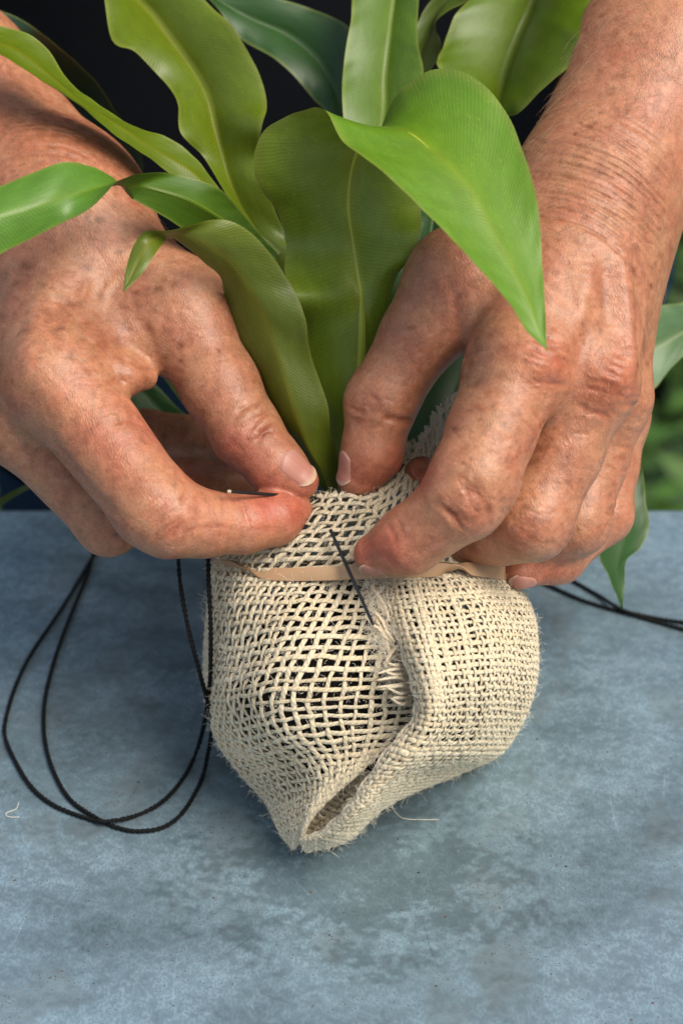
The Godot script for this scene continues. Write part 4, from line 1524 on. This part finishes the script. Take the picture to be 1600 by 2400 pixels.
func build_sack() -> void:
	sack = thing("burlap_sack", "cream burlap wrap gathered round the fern's roots with a rubber band", "sack", TB(860, 1720, 0))
	var p_left := patch([
		[P(545, 1330, -18), P(497, 1335, 12), P(545, 1343, 30), P(610, 1347, 40), P(740, 1345, 46), P(930, 1345, 42)],
		[P(520, 1430, -32), P(488, 1430, 6), P(525, 1428, 30), P(580, 1425, 44), P(715, 1418, 54), P(950, 1420, 50)],
		[P(510, 1540, -40), P(487, 1540, 2), P(515, 1545, 28), P(560, 1545, 44), P(690, 1520, 60), P(955, 1520, 56)],
		[P(520, 1640, -38), P(490, 1640, 2), P(510, 1645, 26), P(545, 1642, 42), P(668, 1622, 62), P(982, 1614, 58)],
		[Q(560, 1740, -38), P(507, 1730, 4), P(535, 1738, 22), P(585, 1740, 38), P(690, 1712, 58), P(975, 1692, 55)],
		[Q(610, 1775, -30), P(565, 1812, 6), P(595, 1808, 20), P(640, 1798, 34), P(740, 1775, 52), P(915, 1756, 55)],
		[Q(655, 1835, -20), P(625, 1880, 12), P(643, 1872, 22), P(675, 1858, 32), P(752, 1838, 50), P(853, 1803, 56)],
		[Q(690, 1900, 0), P(658, 1948, 24), P(666, 1942, 30), P(684, 1930, 37), P(726, 1900, 48), P(758, 1884, 50)],
		[Q(705, 1975, 10, 2), P(690, 1990, 27, ), P(694, 1986, 31), P(700, 1978, 36), P(708, 1960, 42), P(710, 1941, 45)]], 70, 90)
	weave(p_left, 0.0029, 0.0034, 0.00070, 11, 0.22, [0.06, 0.03, 0.0, -0.02, -0.02, 0.0, 0.02])
	var p_right := patch([
		[P(925, 1348, 38), P(905, 1350, 47), P(950, 1347, 52), P(1010, 1345, 50), P(1110, 1342, 40), P(1190, 1345, 12), P(1150, 1335, -20)],
		[P(945, 1430, 48), P(919, 1436, 56), P(965, 1435, 62), P(1030, 1430, 62), P(1150, 1420, 48), P(1243, 1425, 8), P(1190, 1420, -34)],
		[P(975, 1525, 54), P(944, 1526, 63), P(985, 1524, 72), P(1050, 1520, 69), P(1165, 1510, 54), P(1258, 1520, 6), P(1200, 1510, -44)],
		[P(1005, 1610, 58), P(970, 1612, 67), P(1006, 1612, 75), P(1060, 1608, 71), P(1165, 1600, 54), P(1252, 1610, 2), P(1200, 1600, -46)],
		[P(1005, 1690, 56), P(972, 1682, 66), P(1005, 1692, 74), P(1060, 1692, 65), P(1150, 1690, 44), P(1222, 1692, -4), Q(1180, 1680, -46)],
		[P(955, 1772, 56), P(912, 1757, 65), P(958, 1772, 71), P(1020, 1770, 57), P(1110, 1768, 32), P(1172, 1765, -10), Q(1130, 1740, -40)],
		[P(885, 1842, 54), P(851, 1844, 61), P(898, 1834, 66), P(960, 1820, 48), P(1030, 1812, 18), Q(1085, 1808, -10), Q(1060, 1785, -30)],
		[P(835, 1905, 48), P(804, 1907, 55), P(836, 1904, 61), P(872, 1894, 46), P(898, 1888, 30), Q(908, 1884, 10), Q(890, 1860, 0)],
		[P(765, 1950, 42), P(746, 1956, 47), P(766, 1961, 50), P(788, 1966, 40), P(806, 1968, 30), Q(812, 1968, 20), Q(790, 1950, 10)],
		[Q(706, 1965, 36), P(702, 1964, 41), P(705, 1975, 40), P(708, 1984, 36), P(712, 1992, 30), P(716, 1996, 25), Q(718, 1985, 18)]], 80, 90)
	weave(p_right, 0.00235, 0.0024, 0.00068, 12, 0.18, [-0.04, -0.02, 0.0, 0.0, 0.0])
	var p_back := patch([
		[P(1195, 1345, 12), P(1130, 1330, -24), P(860, 1325, -42), P(560, 1325, -20), P(497, 1335, 12)],
		[P(1243, 1425, 8), P(1180, 1415, -38), P(860, 1400, -62), P(530, 1425, -34), P(488, 1430, 6)],
		[P(1258, 1520, 6), P(1190, 1505, -48), Q(860, 1490, -72), P(515, 1535, -42), P(487, 1540, 2)],
		[P(1252, 1610, 2), Q(1190, 1590, -48), Q(860, 1570, -70), Q(520, 1630, -42), P(490, 1640, 2)],
		[P(1222, 1692, -4), Q(1170, 1670, -46), Q(860, 1640, -70), Q(565, 1730, -38), P(507, 1730, 4)],
		[P(1172, 1765, -10), Q(1120, 1730, -46), Q(850, 1720, -60), Q(615, 1770, -38), P(565, 1812, 6)],
		[Q(1085, 1808, -10), Q(1050, 1775, -46), Q(820, 1790, -60), Q(660, 1830, -38), P(625, 1880, 12)],
		[Q(908, 1884, 10), Q(880, 1850, -46), Q(780, 1860, -60), Q(695, 1890, -38), P(658, 1948, 24)],
		[Q(812, 1968, 20), Q(785, 1940, -46), Q(750, 1940, -60), Q(710, 1960, -38), P(690, 1990, 27)]], 50, 60)
	weave(p_back, 0.0032, 0.0034, 0.0009, 13, 0.18, [0.0, 0.0])
	var p_collar := patch([
		[P(690, 1215, -16), P(655, 1200, -4), P(690, 1175, 20), P(740, 1158, 34), P(800, 1152, 38), P(870, 1158, 40), P(950, 1090, 24), P(1020, 960, -6), P(1075, 920, -34), P(1080, 960, -44)],
		[P(620, 1260, -18), P(580, 1255, 0), P(640, 1235, 28), P(720, 1220, 40), P(810, 1215, 44), P(890, 1205, 46), P(970, 1160, 38), P(1050, 1090, 14), P(1120, 1060, -24), P(1120, 1080, -40)],
		[P(560, 1300, -20), P(515, 1300, 6), P(590, 1295, 32), P(690, 1290, 44), P(810, 1285, 48), P(910, 1280, 49), P(1000, 1260, 44), P(1090, 1230, 28), P(1165, 1210, -6), P(1140, 1210, -34)],
		[P(550, 1330, -18), P(500, 1337, 10), P(575, 1346, 34), P(680, 1348, 44), P(800, 1346, 47), P(910, 1345, 48), P(1010, 1343, 47), P(1110, 1340, 38), P(1190, 1345, 10), P(1150, 1335, -22)]], 80, 40)
	weave(p_collar, 0.0039, 0.0046, 0.00072, 14, 0.25, [0.05, 0.0, -0.05])
	var p_cback := patch([
		[P(1080, 930, -36), P(1000, 1010, -46), P(850, 1090, -44), P(740, 1160, -30), P(660, 1200, -6)],
		[P(1150, 1180, -20), P(1060, 1220, -44), P(860, 1240, -48), P(640, 1265, -32), P(520, 1295, 4)],
		[P(1188, 1335, 8), P(1120, 1325, -28), P(860, 1320, -44), P(580, 1325, -22), P(500, 1335, 8)]], 40, 30)
	weave(p_cback, 0.0032, 0.0032, 0.0007, 15, 0.2, [0.0, 0.0])
	var p_line := patch([[P(800, 1770, 46), P(835, 1795, 44), P(880, 1815, 46)], [P(770, 1820, 42), P(815, 1850, 40), P(860, 1875, 42)], [P(720, 1890, 38), P(770, 1905, 36), P(825, 1925, 38)], [P(695, 1945, 34), P(725, 1955, 33), P(770, 1970, 34)]], 20, 30)
	weave(p_line, 0.0021, 0.0021, 0.00085, 16, 0.2, [0.0, 0.0])
	# rolled seam edge of the overlapping flap and its frayed tufts
	hem(p_right)
	frayed(p_left)
	fuzz()
	# the roots, a dark ball inside
	var rb := MB.new()
	var c := P(850, 1590, 0)
	var nz := noise(FastNoiseLite.TYPE_SIMPLEX, 70.0, 3, 51)
	for j in 41:
		for i in 65:
			var th := PI * j / 40.0
			var ph := TAU * i / 64.0
			var d := Vector3(sin(th) * cos(ph), cos(th), sin(th) * sin(ph))
			var p := RX * d.x * 0.0425 + UP_ * d.y * 0.034 - FW * d.z * 0.046
			p += p.normalized() * 0.002 * nz.get_noise_3dv(p)
			var w := c + p
			if w.y < 0.003: w.y = 0.003
			rb.add(w - c, d)
	for j in 40:
		for i in 64:
			var q := j * 65 + i
			rb.i.append_array([q, q + 1, q + 66, q, q + 66, q + 65])
	rb.smooth()
	var f0 := rb.n[20 * 65].dot(rb.v[20 * 65])
	if f0 < 0:
		for k in range(0, rb.i.size(), 3):
			var tt := rb.i[k + 1]; rb.i[k + 1] = rb.i[k + 2]; rb.i[k + 2] = tt
		rb.smooth()
	var ro := obj("root_ball", rb, M.soil, self)
	ro.position = c
	tag(ro, "dark ball of soil and roots seen through the open weave of the sack", "soil")

func hem(pt: Dictionary) -> void:
	var off := sack.position
	for s in 1:
		var pts := PackedVector3Array()
		for q in 140:
			var t := q / 139.0
			var p := at_patch(pt, 1.0 / 6.0, t * 0.985)
			var nn := at_patch(pt, 1.0 / 6.0, t * 0.985, "n")
			var tn := (at_patch(pt, 1.0 / 6.0, minf(t + 0.01, 1)) - at_patch(pt, 1.0 / 6.0, maxf(t - 0.01, 0))).normalized()
			var sd := nn.cross(tn)
			var a := t * 75.0 + PI * s
			pts.append(p + nn * (0.0003 + cos(a) * 0.0003) + sd * sin(a) * 0.0004)
		var mb := MB.new()
		tube(mb, pts, [0.0007], 6, Color(0.86, 0.75, 0.57), off, PackedVector3Array(), 1.0, 260.0)
		obj("hem_cord", mb, M.yarn, sack)

func frayed(pt: Dictionary) -> void:      # loose yarns along the cut edge beside the flap
	var rng := RandomNumberGenerator.new()
	rng.seed = 71
	var off := sack.position
	for k in 9:                        # yarns gone slack between flap and panel
		var s := rng.randf()
		var y := 1372.0 + 240.0 * s
		var x := 888.0 + 56.0 * s * s + rng.randf_range(-8, 8)
		var way := 1.0 if rng.randf() < 0.5 else -1.0
		var pts := PackedVector3Array()
		for q in 4:
			var e := q / 1.5 - 1.0
			pts.append(P(x + e * way * rng.randf_range(8, 30), y + e * rng.randf_range(22, 44), 51.5 + 9.0 * sin(s * 2.6) + rng.randf_range(-0.8, 1.4)))
		var mb := MB.new()
		var tone := rng.randf_range(0.9, 1.04)
		tube(mb, spline(pts, 6), [rng.randf_range(0.0005, 0.0008)], 8, Color(0.86 * tone, 0.72 * tone, 0.53 * tone), off, PackedVector3Array(), 0.7, 260.0)
		obj("frayed_yarn", mb, M.yarn, sack)
	for k in 9:                        # cut ends that point away from the flap
		var y := 1560.0 + k * 10.0 + rng.randf_range(-4, 4)
		var x := 948.0 + k * 1.5
		var pts := PackedVector3Array([P(x, y, 60), P(x - rng.randf_range(18, 28), y + rng.randf_range(-6, 8), 64), P(x - rng.randf_range(38, 72), y + rng.randf_range(-14, 16), 64 + rng.randf_range(0, 3))])
		var mb := MB.new()
		tube(mb, spline(pts, 6), [0.0007, 0.0007, 0.0007, 0.0007, 0.0007, 0.0007, 0.0007, 0.0007, 0.0006, 0.0006, 0.0005, 0.0004, 0.0002], 7, Color(0.88, 0.77, 0.60), off, PackedVector3Array(), 0.75, 260.0)
		obj("frayed_yarn", mb, M.yarn, sack)
	var fz := MB.new()
	for k in 800:
		var s := rng.randf()
		var p := P(880.0 + 70.0 * s * s + rng.randf_range(-26, 26), 1355 + 300 * s, 53.0 + 8.0 * sin(s * 2.6))
		var d := Vector3(rng.randfn(), rng.randfn(), rng.randfn()).normalized()
		var b2 := Vector3(rng.randfn(), rng.randfn(), rng.randfn()).normalized()
		var ln := rng.randf_range(0.002, 0.006)
		var pts := PackedVector3Array()
		for q in 6:
			var t := q / 5.0
			pts.append(p + d * ln * t + b2 * ln * 0.6 * t * t)
		tube(fz, pts, [0.000045], 3, Color.WHITE, off, PackedVector3Array(), 1.0, 1.0, false)
	var o := obj("frayed_fuzz", fz, M.fibre, sack)
	o.set_meta("kind", "stuff")

func fuzz() -> void:
	var rng := RandomNumberGenerator.new()
	rng.seed = 99
	var mb := MB.new()
	var off := sack.position
	var counts := [3600, 3600, 500, 1500, 200, 200]
	for pi in patches.size():
		var pt: Dictionary = patches[pi]
		for k in counts[pi]:
			var u := rng.randf()
			var v := rng.randf()
			var p := at_patch(pt, u, v)
			var wide := at_patch(pt, minf(u + 0.02, 1), v).distance_to(at_patch(pt, maxf(u - 0.02, 0), v))
			if rng.randf() > wide / 0.004: continue
			var nn := at_patch(pt, u, v, "n")
			var dir := Vector3(rng.randfn(), rng.randfn(), rng.randfn()).normalized()
			dir = (dir - nn * dir.dot(nn) * 0.55 + nn * rng.randf_range(-0.15, 0.45)).normalized()
			var bend := Vector3(rng.randfn(), rng.randfn(), rng.randfn()).normalized()
			var ln := rng.randf_range(0.0012, 0.0042)
			var pts := PackedVector3Array()
			var b2 := Vector3(rng.randfn(), rng.randfn(), rng.randfn()).normalized()
			for q in 6:
				var t := q / 5.0
				pts.append(p + nn * 0.0005 + dir * ln * t * (1.0 - 0.35 * t) + bend * ln * 0.6 * t * t + b2 * ln * 0.25 * sin(t * 5.0))
			tube(mb, pts, [0.000038], 3, Color.WHITE, off, PackedVector3Array(), 1.0, 1.0, false)
	var o := obj("fuzz", mb, M.fibre, sack)
	o.set_meta("kind", "stuff")

# ------------------------------------------------------------------ band, needles, cords, crumbs
func build_small() -> void:
	# rubber band
	var at := P(840, 1340, 0)
	var t := thing("rubber_band", "tan rubber band stretched round the neck of the burlap sack", "rubber band", at)
	var ctrl := PackedVector3Array([P(512, 1326, 13), P(545, 1330, 26), P(590, 1340, 36), P(640, 1347, 43), P(740, 1345, 50), P(840, 1341, 53), P(930, 1338, 54), P(1010, 1336, 53), P(1060, 1330, 50), P(1110, 1335, 44), P(1165, 1342, 30), P(1200, 1345, 8), P(1140, 1328, -32), P(860, 1318, -52), P(560, 1318, -30), P(506, 1322, -2), P(512, 1326, 13)])
	var tw := [0.2, 0.25, 1.15, 2.6, 3.1, 3.14, 3.14, 3.2, 4.3, 6.0, 6.28, 6.28, 6.28, 6.28, 6.28, 6.4, 6.48]
	var path := spline(ctrl, 8)
	var mb := MB.new()
	var axis := (P(840, 1240, 0) - P(840, 1440, 0)).normalized()
	for k in path.size():
		var tn := (path[mini(k + 1, path.size() - 1)] - path[maxi(k - 1, 0)]).normalized()
		var outw := tn.cross(axis)
		if outw.dot(path[k] - at) < 0: outw = -outw
		outw = outw.normalized()
		var x := float(k) / 8.0
		var i := mini(int(x), tw.size() - 2)
		var ang: float = lerpf(tw[i], tw[i + 1], smoothstep(0, 1, x - i))
		var w := axis * cos(ang) + outw * sin(ang)
		var h := tn.cross(w).normalized()
		var c := path[k] - at
		for cn in [[-1, -1], [1, -1], [1, 1], [-1, 1]]:
			mb.add(c + w * 0.0021 * cn[0] + h * 0.0005 * cn[1], (w * cn[0] * 0.25 + h * cn[1]).normalized())
	for k in path.size() - 1:
		for q in 4:
			var a := k * 4
			mb.quad(a + q, a + (q + 1) % 4, a + 4 + (q + 1) % 4, a + 4 + q)
	obj("band", mb, M.rubber, t)
	# needles
	needle("straight dark steel needle stuck in the burlap below the index fingertip", P(776, 1246, 50), P(874, 1464, 70), 0.00055)
	needle("dark needle with a pale cut end pinched between thumb and index finger", P(538, 1152, 60), P(742, 1167, 36), 0.00055)
	# cords
	var c1 := spline(PackedVector3Array([TB(300, 1180, 1), TB(232, 1282, 1), TB(153, 1414, 1), TB(76, 1529, 1), TB(38, 1606, 1), TB(15, 1682, 1), TB(12, 1724, 1), TB(31, 1774, 1), TB(73, 1843, 1), TB(130, 1889, 1), TB(214, 1921, 1), TB(249, 1925, 2.5), TB(318, 1912, 1), TB(383, 1877, 1), TB(432, 1820, 1), P(463, 1755, -14), P(481, 1686, 0), P(487, 1640, 12), P(493, 1583, 24), P(494, 1468, 29), P(488, 1305, 30), P(500, 1200, 30)]), 8)
	var c2 := spline(PackedVector3Array([TB(300, 1175, 1), TB(228, 1282, 1), TB(203, 1353, 1), TB(165, 1445, 1), TB(134, 1529, 1), TB(111, 1613, 1), TB(103, 1678, 1), TB(107, 1743, 1), TB(126, 1808, 1), TB(165, 1874, 1), TB(230, 1919, 1), TB(283, 1942, 1), TB(333, 1948, 1), TB(387, 1937, 1), TB(432, 1900, 1), TB(471, 1831, 1), P(486, 1774, -12), P(496, 1716, 2), P(491, 1662, 14), P(471, 1587, 20), P(444, 1483, 24), P(425, 1384, 26), P(418, 1310, 26), P(415, 1220, 24)]), 8)
	cord("black waxed cord looped on the zinc table beside the sack", [c1, c2])
	var d1 := spline(PackedVector3Array([TB(1210, 1340, 1), TB(1285, 1372, 1), TB(1360, 1405, 1), TB(1450, 1433, 1), TB(1520, 1452, 1), TB(1620, 1480, 1), TB(1750, 1510, 1)]), 8)
	var d2 := spline(PackedVector3Array([TB(1270, 1315, 1), TB(1340, 1360, 1), TB(1400, 1395, 1), TB(1455, 1428, 2.4), TB(1520, 1446, 1), TB(1620, 1461, 1), TB(1750, 1470, 1)]), 8)
	specks()
	fibre("pale burlap fibre curving off the sack's pointed corner onto the table", [912, 1880, 925, 1902, 945, 1918, 985, 1921, 1027, 1921])
	fibre("hooked pale fibre lying alone outside the black cord loop", [45, 1880, 38, 1896, 16, 1905, 20, 1914, 46, 1915])
	cord("black cord ends crossing the table under the hanging leaf", [d1, d2])

func specks() -> void:
	var rng := RandomNumberGenerator.new()
	rng.seed = 15
	var mb := MB.new()
	var c := TB(800, 1900, 0)
	for k in 60:
		var p := TB(rng.randf_range(-50, 1650), rng.randf_range(1350, 2420), 0.1) - c
		var r := rng.randf_range(0.00015, 0.0005)
		var col := Color(0.10, 0.05, 0.03) if rng.randf() < 0.6 else Color(0.02, 0.02, 0.02)
		var a := rng.randf() * TAU
		var top := mb.add(p + Vector3(0, r * 0.7, 0), Vector3.UP, Vector2.ZERO, col)
		var ring := []
		for q in 5:
			var b := a + TAU * q / 5.0
			var d := Vector3(cos(b) * rng.randf_range(0.6, 1.7), 0, sin(b) * rng.randf_range(0.5, 1.0))
			ring.append(mb.add(p + d * r - Vector3(0, 0.0001, 0), (d + Vector3.UP * 0.5).normalized(), Vector2.ZERO, col))
		for q in 5: mb.tri(top, ring[q], ring[(q + 1) % 5])
	var o := obj("soil_specks", mb, M.speck, self)
	o.position = c
	tag(o, "tiny crumbs of soil scattered on the zinc table", "soil", "", "stuff")

func fibre(label: String, q: Array) -> void:
	var pts := PackedVector3Array()
	for k in q.size() / 2: pts.append(TB(q[k * 2], q[k * 2 + 1], 0.5 if k > 0 else 2.5))
	var c := pts[pts.size() / 2]
	var mb := MB.new()
	tube(mb, spline(pts, 8), [0.00009], 5, Color.WHITE, c)
	var o := obj("loose_fibre", mb, M.fibre, self)
	o.position = c
	tag(o, label, "fibre", "loose burlap fibres")

func needle(label: String, a: Vector3, b: Vector3, r: float) -> void:
	var mid := (a + b) * 0.5
	var t := thing("sewing_needle", label, "needle", mid, "needles")
	var mb := MB.new()
	var pts := PackedVector3Array()
	for k in 9: pts.append(a.lerp(b, k / 8.0))
	tube(mb, pts, [r * 0.8, r, r, r, r, r, r, r, r * 0.85], 10, Color.WHITE, mid)
	obj("shaft", mb, M.steel, t)
	var e := MB.new()
	tube(e, PackedVector3Array([a + (a - b).normalized() * 0.0006, a - (a - b).normalized() * 0.0003]), [r * 1.05], 10, Color.WHITE, mid)
	obj("cut_end", e, M.brass if label.contains("pale") else M.steel, t)

func cord(label: String, strands: Array) -> void:
	var c: Vector3 = strands[0][strands[0].size() / 2]
	var t := thing("black_cord", label, "cord", c, "black cords")
	for s: PackedVector3Array in strands:
		for ply in 2:
			var pts := PackedVector3Array()
			var run := 0.0
			var fine := PackedVector3Array()
			for k in s.size() - 1:
				var nseg := maxi(1, int(s[k].distance_to(s[k + 1]) / 0.0007))
				for j in nseg: fine.append(s[k].lerp(s[k + 1], float(j) / nseg))
			for k in fine.size() - 1:
				var tn := (fine[k + 1] - fine[k]).normalized()
				var sd := tn.cross(Vector3(0.3, 0.9, 0.2)).normalized()
				var up := sd.cross(tn)
				run += fine[k + 1].distance_to(fine[k])
				var a := run / 0.0034 * TAU + PI * ply
				pts.append(fine[k] + sd * cos(a) * 0.00036 + up * sin(a) * 0.00036)
			var mb := MB.new()
			tube(mb, pts, [0.00052], 6, Color(0.005, 0.005, 0.006), c, PackedVector3Array(), 1.0, 500.0)
			obj("strand", mb, M.thread, t)
